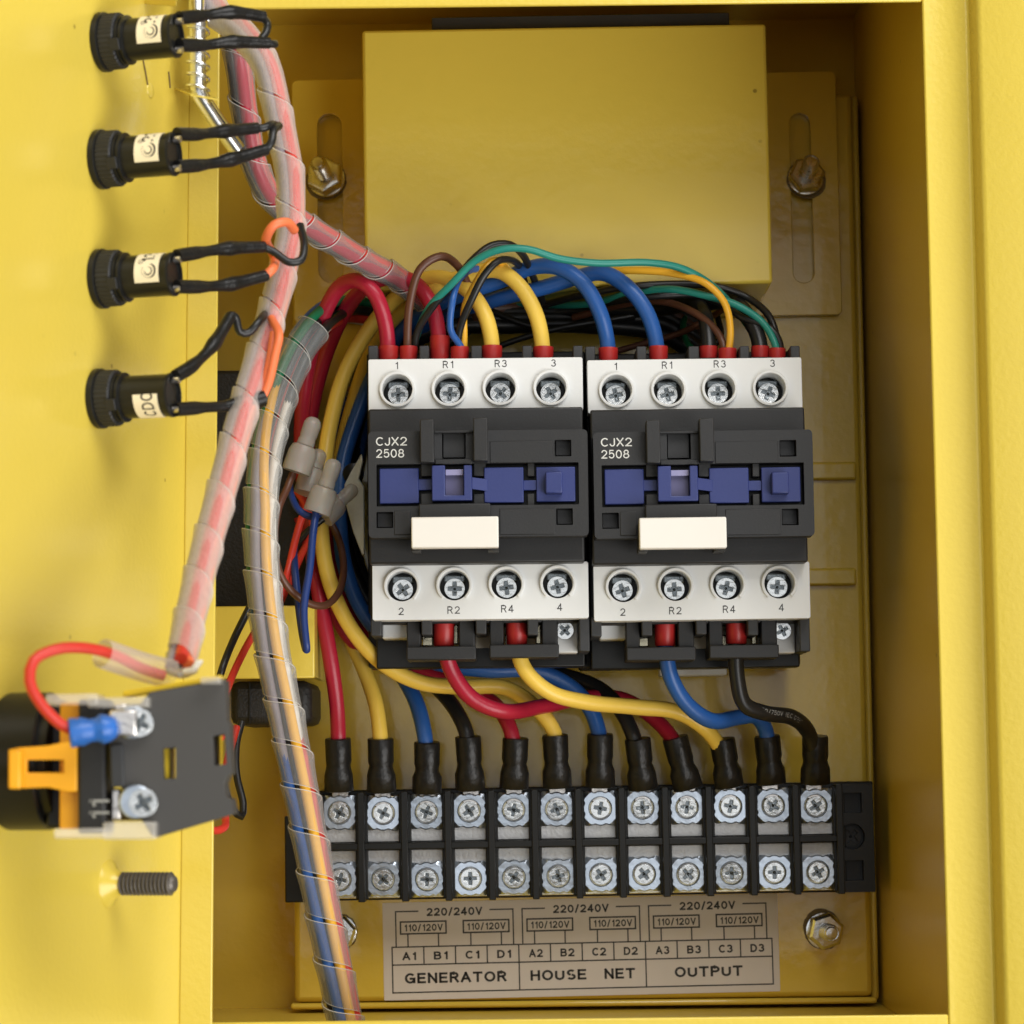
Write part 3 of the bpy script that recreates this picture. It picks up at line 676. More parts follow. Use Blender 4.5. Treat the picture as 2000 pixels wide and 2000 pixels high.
for s in range(3):
    o = 244.7*s
    ln(25+o, 17, 68+o, 17); ln(208+o, 17, 252+o, 17); ln(25+o, 17, 25+o, 85); ln(252+o, 17, 252+o, 85)
    st_text('220/240V', 139+o, 19, 15.5, 108, .035)
    for b in (34, 155.5):
        ln(b+o, 37, b+o+88, 37, 3); ln(b+o, 60, b+o+88, 60, 3); ln(b+o, 37, b+o, 60, 3); ln(b+o+88, 37, b+o+88, 60, 3)
        ln(b+o+14, 61, b+o+14, 85); ln(b+o+73, 61, b+o+73, 85)
        st_text('110/120V', b+o+45, 48.5, 13.5, 74, .03)
    for k, c in enumerate('ABCD'): st_text(c+str(s+1), 17+61.17*(4*s+k+.5)+2, 102.5, 15.5, 27, .035)
st_text('GENERATOR', 139, 145, 20, 197, .035); st_text('HOUSE', 337, 145, 20, 108, .035); st_text('NET', 455, 145, 20, 60, .035); st_text('OUTPUT', 627, 145, 20, 131, .035)
st.add('ruled_lines', lines, ink, world=False, smooth=0)

# ------------------------------------------------------------------ wires
def wire(label, mt, r, pts, group=None, ferr=None, sleeve=None, ferr2=None, n=14, step=1.4):
    """pts: (px, py, depth)"""
    path = spline(PP(pts), step)
    wj = random.Random(label); pa, pb_, pc = wj.uniform(0, 6), wj.uniform(0, 6), wj.uniform(.035, .06)
    amp = .13 if r > 1.5 else .22; m_ = len(path)-1
    for i_ in range(1, m_):
        k_ = min(1, min(i_, m_-i_)/12)*amp
        path[i_] = path[i_] + Vector((math.sin(i_*pc*3+pa)*k_, 0, math.sin(i_*pc*4.3+pb_)*k_))
    r0_ = r; r = [r0_*(1+.012*math.sin(i_*.21+pa)+.01*math.sin(i_*.53+pb_)) for i_ in range(len(path))]
    if ferr is None and sleeve is None and ferr2 is None:
        o = recenter(obj('wire', MB().tube(path, r, n), mt)); tag(o, label, 'wire', group); return o
    t = Thing('wire', label, 'wire', path[-1], group=group)
    t.add('insulation', MB().tube(path, r, n), mt)
    for f in (ferr, ferr2):
        if f:
            (x, y0, y1, Y, hw) = f; s = (Y+CD)/F; a = P(x, y0, Y); b = P(x, y1, Y); d = (b-a); R_ = hw*s
            t.add('ferrule', MB().lathe([(0, R_*.86), (0, R_), (.4, R_*1.02), (d.length-.3, R_*.98), (d.length, R_*.9)], a, d, 24), redf)
    if sleeve:
        (xa, ya, xb, yb, Y) = sleeve; a = P(xa, ya, Y); b = P(xb, yb, Y+2); L = (b-a).length; d = b-a
        m = MB(); prof = [(0, r0_+.1), (.05, 3.45), (.5, 3.6), (L*.42, 3.55), (L*.5, 3.3), (L*.56, 3.35), (L*.68, 3.85), (L*.98, 3.75), (L, 3.1)]
        mm = MB(); mm.lathe(prof, Vector(), Vector((0, 0, -1)), 22, ref=(1, 0, 0))
        rr = random.Random(int(xa))
        for i_, v_ in enumerate(mm.v):
            k = -v_.z/L
            fl_ = 1+.10*max(0, k-.5)*2; v_.x *= fl_; v_.y *= (1-.25*max(0, k-.5)*2)
            v_.x += rr.uniform(-.12, .12)*(k > .4); v_.y += rr.uniform(-.12, .12)
        dn_ = d.normalized(); q = Vector((0, 0, -1)).rotation_difference(dn_).to_matrix().to_4x4(); q.translation = a
        t.add('heat_shrink', mm.xf(q), shrink, smooth=60)
        e = b + dn_*0; m = MB(); z0_ = e.z
        m.box(e.x-2.3, e.x+2.3, 97.2, 98.2, e.z-4.0, e.z+3); t.add('lug', m, tin, bevel=.25)
    return t
GT = 'thick supply wires'; rT = 2.15
# down to the terminal strip
YS = 90
def slv(x, y0, x2=None, y1=None): return (x, y0, x2 if x2 else x, y1 if y1 else y0+103, YS)
wire('red wire with black sleeve on the first terminal from the left', C_RED, rT, [(604,1010,92),(612,1090,88),(627,1180,84),(645,1290,84),(658,1380,87),(661,1440,90),(661,1470,90)], GT, sleeve=slv(660,1442,662,1546))
wire('yellow wire with black sleeve on the second terminal from the left', C_YEL, rT, [(650,1130,104),(668,1200,102),(690,1260,100),(715,1320,96),(735,1380,92),(743,1440,90),(744,1470,90)], GT, sleeve=slv(743,1442,745,1548))
wire('blue wire with black sleeve on the third terminal from the left', C_BLU, rT, [(700,1180,106),(735,1250,105),(780,1310,100),(812,1370,94),(828,1430,90),(833,1470,90)], GT, sleeve=slv(834,1449,834,1550))
wire('black wire with black sleeve on the fourth terminal from the left', C_BLK, rT, [(700,1200,110),(770,1270,108),(840,1330,102),(885,1380,95),(910,1430,90),(914,1460,90)], GT, sleeve=slv(914,1438,919,1544))
wire('red wire with black sleeve on the fifth terminal from the left', C_RED, rT, [(640,1060,96),(655,1150,97),(700,1230,100),(780,1290,102),(880,1330,100),(960,1370,96),(995,1420,90),(1006,1470,90)], GT, sleeve=slv(1007,1441,1004,1541))
wire('blue wire with black sleeve on the seventh terminal from the left', C_BLU, rT, [(663,1010,90),(672,1100,90),(705,1190,90),(760,1255,89),(850,1295,88),(950,1308,88),(1050,1310,90),(1120,1345,92),(1155,1390,92),(1171,1440,90),(1172,1470,90)], GT, sleeve=slv(1172,1433,1172,1538))
wire('black wire with black sleeve on the eighth terminal from the left', C_BLK, rT, [(900,1290,104),(1000,1305,104),(1100,1320,103),(1170,1345,99),(1215,1390,93),(1238,1440,90),(1246,1470,90)], GT, sleeve=slv(1245,1442,1257,1543))
# jumpers from the contactor bottoms
wire('crimson wire looping from the left contactor to the ninth strip terminal', C_RED, rT, [(866,1210,66),(868,1260,66),(882,1310,68),(920,1362,70),(980,1388,73),(1060,1380,84),(1150,1362,97),(1220,1366,98),(1280,1405,95),(1320,1455,90),(1328,1480,90)], GT, ferr=(867,1207,1262,65.6,20.5), sleeve=(1318,1440,1345,1541,YS))
wire('yellow wire looping from the left contactor to the tenth strip terminal', C_YEL, rT, [(1007,1210,66),(1009,1260,66),(1025,1308,66),(1075,1352,68),(1150,1373,73),(1240,1380,79),(1320,1390,83),(1378,1425,86),(1408,1465,90),(1412,1480,90)], GT, ferr=(1009,1205,1260,65.6,20.5), sleeve=(1410,1443,1425,1538,YS))
wire('blue wire hanging from the right contactor to the eleventh strip terminal', C_BLU, rT, [(1298,1210,66),(1300,1260,66),(1310,1320,67),(1342,1375,70),(1390,1408,74),(1440,1402,80),(1475,1400,84),(1495,1425,88),(1501,1470,90)], GT, ferr=(1299,1207,1262,65.6,20.5), sleeve=(1498,1437,1507,1532,YS))
wire('black printed wire from the right contactor to the twelfth strip terminal', C_BLK, rT, [(1437,1210,66),(1437,1260,66),(1440,1320,67),(1455,1375,69),(1495,1392,72),(1545,1400,78),(1578,1430,86),(1590,1470,90)], GT, ferr=(1438,1205,1258,65.6,20.5), sleeve=(1592,1437,1593,1532,YS))
# loops over the top of the contactors
wire('red wire arching from the first top terminal of the left contactor', C_RED, rT, [(757,705,64),(757,670,64),(750,620,62),(730,570,60),(700,548,61),(665,560,66),(635,610,70),(610,680,74),(592,780,80),(588,860,86),(592,930,90),(604,1012,92)], GT, ferr=(759,677,710,64,20))
wire('red wire arching from the taller ferrule at the second top terminal', C_RED, rT, [(858,690,64),(856,650,64),(845,600,64),(815,556,66),(775,542,70),(725,552,72),(680,596,80),(645,670,86),(618,760,90),(602,850,93),(600,940,92),(622,1010,93),(640,1062,96)], GT, ferr=(859,657,710,64,19.5))
wire('yellow wire arching from the third top terminal of the left contactor', C_YEL, rT, [(961,705,64),(959,660,64),(945,610,64),(915,568,66),(870,545,70),(820,550,76),(765,590,80),(715,650,82),(672,730,82),(645,830,82),(632,930,80),(628,1030,79),(642,1130,79),(680,1220,80),(740,1290,82),(820,1332,84),(900,1342,86),(990,1345,90),(1050,1385,90),(1082,1430,90),(1085,1470,90)], GT, ferr=(961,676,710,64,20), sleeve=slv(1084,1435,1089,1539))
wire('yellow wire arching from the last top terminal of the left contactor', C_YEL, rT, [(1060,705,64),(1058,665,64),(1045,610,63),(1015,558,63),(975,530,65),(925,535,69),(860,558,72),(790,600,88),(730,680,98),(690,790,102),(655,930,104),(645,1040,104),(650,1132,104)], GT, ferr=(1061,678,710,64,20))
wire('blue wire arching from the first top terminal of the right contactor', C_BLU, rT, [(1188,705,64),(1186,665,64),(1170,605,62),(1135,550,61),(1085,522,63),(1035,524,67),(985,545,70),(900,575,74),(800,630,92),(735,720,98),(695,820,96),(668,920,92),(663,1012,90)], GT, ferr=(1188,680,714,64,19))
wire('blue wire arching from the second top terminal of the right contactor', C_BLU, rT, [(1284,705,64),(1281,665,64),(1264,610,63),(1228,562,63),(1178,534,66),(1130,542,70),(1060,562,72),(960,586,76),(840,630,98),(755,710,106),(705,850,108),(680,1000,108),(685,1120,107),(700,1182,106)], GT, ferr=(1286,677,714,64,18.5))
wire('thick black wire rising from the third top terminal of the right contactor', C_BLK, rT, [(1384,705,66),(1384,665,67),(1378,620,70),(1355,590,80),(1300,602,92),(1180,606,100),(1000,612,106),(850,640,110),(740,760,112),(690,950,112),(690,1120,111),(700,1202,110)], GT, ferr=(1384,677,714,66,18))
wire('thick black wire rising from the last top terminal of the right contactor', C_BLK, rT, [(1486,705,66),(1482,665,67),(1462,620,70),(1430,588,78),(1380,592,88),(1250,600,102),(1100,595,110),(950,620,112),(860,680,112)], GT, ferr=(1485,677,714,66,18))
# small control wires
GC = 'thin control wires over the contactors'; rS = 1.0
wire('brown control wire hooking down into the left contactor', C_BRN, 1.12, [(797,705,62),(796,665,62),(802,590,58),(822,525,55),(860,502,56),(893,520,62),(915,560,68),(930,620,90)], GC, ferr=(798,677,710,63,17.5))
wire('teal control wire sweeping over the top from left to right contactor', C_TEAL, rS, [(806,705,70),(812,660,66),(838,600,58),(880,555,53),(930,508,50),(980,488,48),(1030,488,48),(1090,505,50),(1160,512,52),(1260,513,56),(1330,525,60),(1385,552,64),(1430,595,71),(1468,650,76),(1490,705,80)], GC)
wire('black control wire looping above the teal one by the cover box', C_BLK, rS, [(808,695,64),(815,650,62),(845,600,57),(890,548,54),(925,505,53),(960,478,54),(995,476,56),(1020,495,60),(1038,530,68),(1060,590,82)], GC)
wire('thin blue wire curving down beside the second terminal of the left contactor', C_BLU, .95, [(905,700,61),(903,684,61),(895,670,60),(880,645,57),(884,590,55),(898,545,58),(930,525,66),(965,540,73)], GC, ferr=(898,678,710,62,18))
wire('short black control wire hooking between the two yellow arches', C_BLK, rS, [(893,690,63),(898,645,60),(918,590,56),(945,535,54),(972,508,55),(1000,508,60),(1020,530,70),(1030,590,84)], GC)
wire('amber control wire rising beside the second terminal of the left contactor', C_YEL2, .95, [(906,695,62),(907,655,62),(908,600,60),(930,550,58),(957,512,58),(985,520,66),(1010,560,73)], GC)
wire('upper amber control wire running right to the third terminal', C_YEL2, rS, [(1420,705,63),(1424,680,63),(1426,640,62),(1415,590,60),(1380,552,60),(1320,534,63),(1240,530,66),(1150,535,72),(1060,558,73),(980,590,80)], GC, ferr=(1421,681,714,63,18))
wire('brown control wire dipping into the third terminal of the right contactor', C_BRN, rS, [(1414,700,64),(1412,672,64),(1395,642,66),(1350,607,70),(1290,588,78),(1200,600,90),(1120,620,98)], GC)
wire('lower teal control wire ending at the last terminal of the right contactor', C_TEAL, rS, [(1520,705,64),(1514,672,64),(1490,630,66),(1440,595,66),(1380,577,67),(1310,566,69),(1230,574,78),(1150,592,88),(1060,596,98),(980,590,105)], GC, ferr=(1518,681,714,64,16.5))
wire('black control wire lowest into the last terminal of the right contactor', C_BLK, rS, [(1526,700,66),(1523,672,66),(1505,642,66),(1450,622,68),(1410,595,73),(1360,578,75),(1250,580,76),(1150,600,92)], GC)
wire('black control wire outermost into the last terminal of the right contactor', C_BLK, rS, [(1518,700,67),(1516,660,68),(1500,615,70),(1460,580,74),(1410,562,73),(1330,556,73),(1200,562,74),(1050,600,90)], GC)
wire('thin dark brown wire crossing behind the blue arches', C_BRN, .9, [(1160,700,100),(1240,675,98),(1330,650,94),(1370,630,90),(1420,600,96)], GC)
wire('dark green wire curling behind the third terminal of the right contactor', C_GRN, .9, [(1375,700,96),(1345,672,98),(1335,630,104),(1350,600,108)], GC)
for i, (a, b, c, lab) in enumerate([((1340,690),(1405,665),(1400,610),'thin black wire just behind the third terminal of the right contactor'),((900,700),(1100,640),(1330,600),'thin black wire rising to the right behind the blue arches'),((940,600),(1060,640),(1240,620),'thin black wire sagging behind the yellow arches')]):
    wire(lab, C_BLK, .9, [(*a, 92+i*4), (*b, 90+i*5), (*c, 95+i*4)], GC)
# dark loom running behind the contactor tops
for i, (dy, mt, lab) in enumerate([(0, C_BLK, 'black loom wire highest behind the contactor tops'), (22, C_GRY, 'grey loom wire behind the contactor tops'), (40, C_BLK, 'black loom wire lowest behind the contactor tops'), (60, C_BLK, 'black loom wire hugging the back plate over the contactors'), (12, C_BRN, 'brown loom wire behind the contactor tops')]):
    wire(lab, mt if i != 1 else C_BLK, 2.6, [(690,760+dy,104),(760,650+dy*.8,104),(860,600+dy*.7,104-i),(1000,592+dy*.7,104),(1150,590+dy*.75,104),(1290,590+dy,106),(1370,640+dy,108)], GC)
# dark mass of the loom on the left (individually laid)
for i, (x, Y, mt, lab) in enumerate([(700, 104, C_BLK, 'black wire nearest the zinc clip left of the contactor'), (688, 110, C_BLK, 'black wire behind the yellow loop'), (660, 108, C_BLU2, 'deep blue wire behind the yellow loop left of the contactor'), (712, 108, C_BLK, 'black wire tucked against the left contactor')]):
    wire(lab, mt, 2.0, [(x+80,640,Y),(x+30,740,Y),(x-10,860,Y),(x-30,1000,Y),(x-10,1110,Y),(x+50,1220,Y),(x+130,1290,Y)], GC)

# printed code on the black jumper
def text_on(thing, s, pts, h, r, mt):
    path = spline(PP(pts), .25); L = [0]
    for i in range(1, len(path)): L.append(L[-1]+(path[i]-path[i-1]).length)
    d = 0
    for ch in s:
        d += h*.72
        if ch == ' ' or d > L[-1]: continue
        i = next(k for k, v in enumerate(L) if v >= d); i = min(i, len(path)-2)
        t = (path[i+1]-path[i]).normalized(); out = Vector((0, -1, 0)); out = (out - t*out.dot(t)).normalized(); b = t.cross(out)*-1
        vs, fs = text2d(ch, h)
        thing.add('lettering', MB().add([path[i]+out*(r+.03-abs(q)**2*.12)+t*p+b*q for p, q in vs], fs), mt, smooth=0)
blk12 = [o for o in bpy.data.objects if o.get('label', '').startswith('black printed wire')][0]
class _W: pass
tw = Thing.__new__(Thing); tw.o = blk12; tw.inv = Matrix.Translation(-blk12.location/S)
text_on(tw, '450/750V IEC 0227', [(1471,1381,71),(1495,1389,72),(1545,1400,78),(1578,1430,86),(1590,1462,90)], 1.25, rT, fadedink)

# crimp caps on thin wires, left of the yellow loop
def cap(label, tipx, tipy, bx, by, Y, sc_=1.0, dY=0):
    a = P(bx, by, Y); b = P(tipx, tipy, Y+dY); d = b-a; L = d.length
    t = Thing('crimp_cap', label, 'crimp connector', a, group='closed end crimp caps')
    R_ = 3.9*sc_; r_ = 2.4*sc_
    t.add('skirt', MB().lathe([(0, R_*.86), (0, R_), (.4, R_*1.02), (5.5*sc_, R_), (7.2*sc_, R_*.86), (7.6*sc_, r_*1.02)], a, d, 28), capm)
    pr = [(7.7*sc_, r_)]; k = 9*sc_
    pr += [(k, r_*.98), (L*.62, r_*.9), (L*.66, r_*.98), (L*.88, r_*1.0), (L*.95, r_*.8), (L*.99, r_*.45), (L, .1)]
    t.add('barrel', MB().lathe(pr, a, d, 24), capm)
    return t
cap('largest milky crimp cap, upper left one with a brown wire', 615, 815, 578, 922, 66)
cap('milky crimp cap half hidden behind the largest one', 625, 878, 600, 965, 72, .95, 2)
cap('milky crimp cap in the middle with a blue wire below', 655, 897, 619, 1002, 62, .95)
cap('greyish crimp cap pointing right towards the zinc clip', 695, 950, 632, 1010, 74, .82, 4)
wire('brown thin wire looping from the upper left crimp cap', C_BRN, 1.0, [(572,925,66),(560,955,64),(545,990,60),(537,1040,58),(542,1100,58),(560,1140,60),(600,1175,64),(635,1182,68),(660,1160,72),(670,1110,80),(660,1050,86),(640,1010,88)], GC)
wire('blue thin wire folded double below the middle crimp cap', C_BLU2, 1.05, [(618,995,62),(612,1040,60),(605,1110,59),(592,1190,58),(597,1268,58),(590,1240,62),(583,1180,66),(577,1110,70),(575,1060,76),(588,1015,80)], GC)
wire('blue thin wire curving under the upper left crimp cap', C_BLU2, .95, [(565,935,70),(568,965,68),(585,998,64),(610,1010,64),(628,1000,68)], GC)
wire('red thin wire hanging below the crimp caps', C_RED2, 1.0, [(600,990,72),(590,1010,72),(575,1060,72),(560,1120,70),(545,1165,64),(530,1210,60)], GC)
wire('second red thin wire under the half hidden crimp cap', C_RED2, 1.0, [(580,960,78),(600,990,76),(612,1030,76),(590,1080,80),(570,1125,84),(548,1175,86),(528,1230,86)], GC)
wire('black thin wire tucked behind the lower crimp cap', C_BLK, 1.0, [(640,1005,76),(610,1030,76),(585,1055,78),(575,1080,82),(555,1150,86),(535,1200,88)], GC)
wire('red wire passing behind the yellow loop at its left', C_RED, 1.9, [(585,1010,98),(610,1080,98),(640,1150,98),(670,1230,98),(740,1300,100)], GC)

# black and red thin wires to the small black unit
wire('thin black wire slanting from the big bundle past the yellow bracket', C_BLK, 1.0, [(505,1150,60),(485,1190,58),(455,1250,52),(430,1320,46),(428,1380,60)], 'thin wires of the small black unit')
wire('thin red wire slanting from the big bundle past the yellow bracket', C_RED2, 1.0, [(500,1230,58),(478,1270,52),(450,1330,44),(428,1395,30),(432,1440,20)], 'thin wires of the small black unit')
wire('thin black wire hanging in a loop under the small black unit', C_BLK, 1.0, [(472,1410,66),(462,1450,64),(462,1510,62),(476,1570,60),(472,1594,58),(455,1580,56),(438,1540,50)], 'thin wires of the small black unit')
wire('thin red wire hooking out at the bottom of the push button block', C_RED2, 1.0, [(462,1420,60),(445,1480,54),(436,1540,48),(442,1600,40),(438,1616,34),(420,1622,30),(400,1615,26)], 'thin wires of the small black unit')

# ------------------------------------------------------------------ unit in the left of the box
ub = Thing('relay_unit', 'textured black relay case strapped by a yellow bracket at the left of the box', 'relay', P(500, 1415, 100))
ub.add('case', MB().box(P(385,1000,97).x, P(606,1000,97).x, 97, 126, P(500,1183,80).z, P(500,722,97).z), blackt, bevel=1.2)
a = P(400, 1327, 74); b = P(615, 1183, 74)
ub.add('lower_case', MB().box(P(448,1,80).x, P(603,1,80).x, 80, 126, P(500,1416,80).z, P(500,1330,80).z), blackt, bevel=2.2)
ub.add('cover_seam', MB().box(P(484,1,79.6).x, P(486,1,79.6).x, 79.6, 80.4, P(500,1412,80).z, P(500,1332,80).z), blackg)
ub.add('peg', MB().lathe([(0, 1.1), (1.5, 1.1), (1.8, .6)], P(601, 1364, 90), (1, 0, 0), 12), blackg)
br = Thing('strap_bracket', 'flat yellow steel bracket across the black relay case', 'bracket', a)
br.add('strap', MB().box(a.x, b.x, 72, 73.4, a.z, b.z), yellow, bevel=.4)
br.add('strap_return', MB().box(b.x-1.3, b.x, 73.45, 114.5, a.z+.4, b.z-.4), yellow)

# ------------------------------------------------------------------ spiral wrapped bundles
def spiral(name, label, pts, R_, pitch, wfrac=.94, wm=None, thick=.55, flare=.35, gaps=None, step=.7, seg=26):
    path = spline(PP(pts), step); fr = frames(path)
    L = [0]
    for i in range(1, len(path)): L.append(L[-1]+(path[i]-path[i-1]).length)
    tot = L[-1]
    def at(s):
        s = min(max(s, 0), tot-1e-4); lo, hi = 0, len(L)-1
        while hi-lo > 1:
            mid = (lo+hi)//2
            if L[mid] <= s: lo = mid
            else: hi = mid
        f_ = (s-L[lo])/max(1e-6, L[hi]-L[lo]); p0, p1 = fr[lo], fr[hi]
        return p0[0].lerp(p1[0], f_), p0[1], p0[2].lerp(p1[2], f_).normalized(), p0[3].lerp(p1[3], f_).normalized()
    t = Thing(name, label, 'spiral wrap', path[0], group='clear spiral wraps')
    turns = tot/pitch; N = int(turns*seg); m = MB(); e1 = []; e2 = []
    wv = random.Random(len(pts))
    ph = wv.uniform(0, 6)
    for i in range(N+1):
        s = tot*i/N; an = -2*math.pi*s/pitch+ph
        wf = wfrac*(1+.03*math.sin(s*.31+ph)); rv = R_*(1+.025*math.sin(s*.5))
        row = []
        for so, ro in ((-.5, flare), (-.17, flare*.3), (.17, 0), (.5, 0)):
            c, tt, a_, b_ = at(s+so*wf*pitch)
            dr = a_*math.cos(an)+b_*math.sin(an); row.append((c+dr*(rv+ro), c+dr*(rv+ro-thick)))
        m.v += [q[0] for q in row]+[q[1] for q in reversed(row)]
        e1.append((row[0][0]+row[0][1])/2); e2.append((row[-1][0]+row[-1][1])/2)
    k = 8
    for i in range(N):
        for j in range(k): m.f.append((i*k+j, i*k+(j+1) % k, (i+1)*k+(j+1) % k, (i+1)*k+j))
    t.add('ribbon', m, wm, smooth=50)
    t.add('ribbon_edge', MB().tube(e1, .13, 4), wrape); t.add('ribbon_edge', MB().tube(e2, .11, 4), wrape)
    return t
def bundle(pts, cores, ext0=0, step=1.5, tw=.0, group=None):
    path = spline(PP(pts), step); fr = frames(path); n = len(fr)
    for (ang, *mid, ang2, rad, r, mt, lab) in cores:
        am = mid[0] if mid else (ang+ang2)/2
        q = []
        for i, (p, t, a, b) in enumerate(fr):
            f_ = i/n; an = math.radians(ang+(am-ang)*f_/.4 if f_ < .4 else am+(ang2-am)*(f_-.4)/.6); q.append(p+a*(rad*math.cos(an))+b*(rad*math.sin(an)))
        o = recenter(obj('wire', MB().tube(q, r, 10), mt)); tag(o, lab, 'wire', group)
GB = 'wires inside the spiral wraps'
big = [(612,640,66),(585,680,64),(548,770,58),(520,880,52),(510,1000,46),(513,1120,42),(530,1260,38),(558,1400,36),(590,1560,34),(622,1730,33),(652,1880,33),(675,1995,34),(685,2040,34)]
bigu = [(640,600,90)]+big
# angle 0 faces the viewer (towards -y), 90 / 270 the sides
bundle([(735,612,96),(670,604,86)]+big, [(170,85,185,2.7,1.35,C_GRY,'grey wire starting at the left edge inside the big wrapped bundle'),
    (215,30,28,2.6,1.35,C_YEL2,'amber wire facing the viewer inside the big wrapped bundle'),
    (262,338,230,2.7,1.35,C_WHT,'white wire facing the viewer inside the big wrapped bundle'),
    (-8,-72,-205,2.7,1.35,C_BLK,'black wire down the right side inside the big wrapped bundle'),
    (-62,-112,-14,2.75,1.4,C_RED2,'red wire showing red at the foot of the big wrapped bundle'),
    (48,135,306,2.75,1.35,C_GRN,'green wire at the right foot of the big wrapped bundle'),
    (105,180,76,2.8,1.4,C_BLU,'blue wire at the left foot of the big wrapped bundle'),
    (215,150,48,.5,1.2,C_BLK,'black wire in the middle of the big wrapped bundle')], group=GB)
spiral('spiral_wrap', 'clear spiral wrap round the big bundle hanging down the left of the box', big, 4.5, 11.2, .89, film_clear, flare=.55)
fd = [(385,-70,-8),(420,20,-14),(478,70,-22),(520,130,-26),(547,240,-26),(566,340,-24),(568,450,-24),(545,560,-28),(512,680,-36),(475,800,-46),(432,960,-58),(395,1100,-72),(368,1220,-86),(352,1300,-98)]
bundle(fd, [(25,100,1.75,1.4,C_GRY,'grey wire inside the pale wrap hanging by the door'), (-55,0,1.75,1.4,C_RED2,'red wire inside the wrap hanging by the door'),
    (-130,-70,1.75,1.3,C_ORG,'orange wire inside the wrap hanging by the door'), (100,180,1.75,1.2,C_WHT,'white wire inside the wrap hanging by the door'), (180,260,1.6,1.2,C_RED,'dark red wire inside the wrap hanging by the door')], group=GB)
spiral('spiral_wrap', 'clear spiral wrap hanging beside the door from the latch to the push button', fd, 3.35, 13.5, .93, film_milky, flare=.5)
bk = [(440,-60,8),(455,40,6),(468,140,4),(480,230,6),(497,320,10),(530,385,18),(590,435,30),(650,472,42),(710,508,54),(780,545,68),(830,590,74)]
bundle(bk, [(60,60,1.7,1.4,C_BLK,'black wire inside the wrap crossing in front of the cover box'), (-20,-10,1.7,1.6,C_RED,'red wire inside the wrap crossing in front of the cover box'), (150,140,1.6,1.3,C_BLK,'second black wire inside the wrap by the cover box'), (-95,-90,1.7,1.4,C_RED2,'bright red wire inside the wrap by the cover box')], group=GB)
spiral('spiral_wrap', 'clear spiral wrap crossing behind the hanging one to the contactors', bk, 3.3, 12.5, .95, film_clear, flare=.55)
# loose wires near the head of the big wrap
wire('green wire arching into the head of the big wrap', C_GRN, 1.0, [(690,590,90),(650,592,86),(610,612,78),(588,648,68),(580,690,64)], GC)
wire('dark blue wire arching into the head of the big wrap', C_BLU2, 1.0, [(700,600,94),(655,606,90),(625,622,84),(600,652,72),(590,700,66)], GC)
wire('black wire arching into the head of the big wrap', C_BLK, 1.0, [(700,618,98),(655,622,94),(630,640,86),(608,665,74),(596,700,66)], GC)
wire('thin red wire behind the red arches', C_RED2, 1.0, [(640,640,98),(690,608,98),(745,600,99),(800,620,102)], GC)

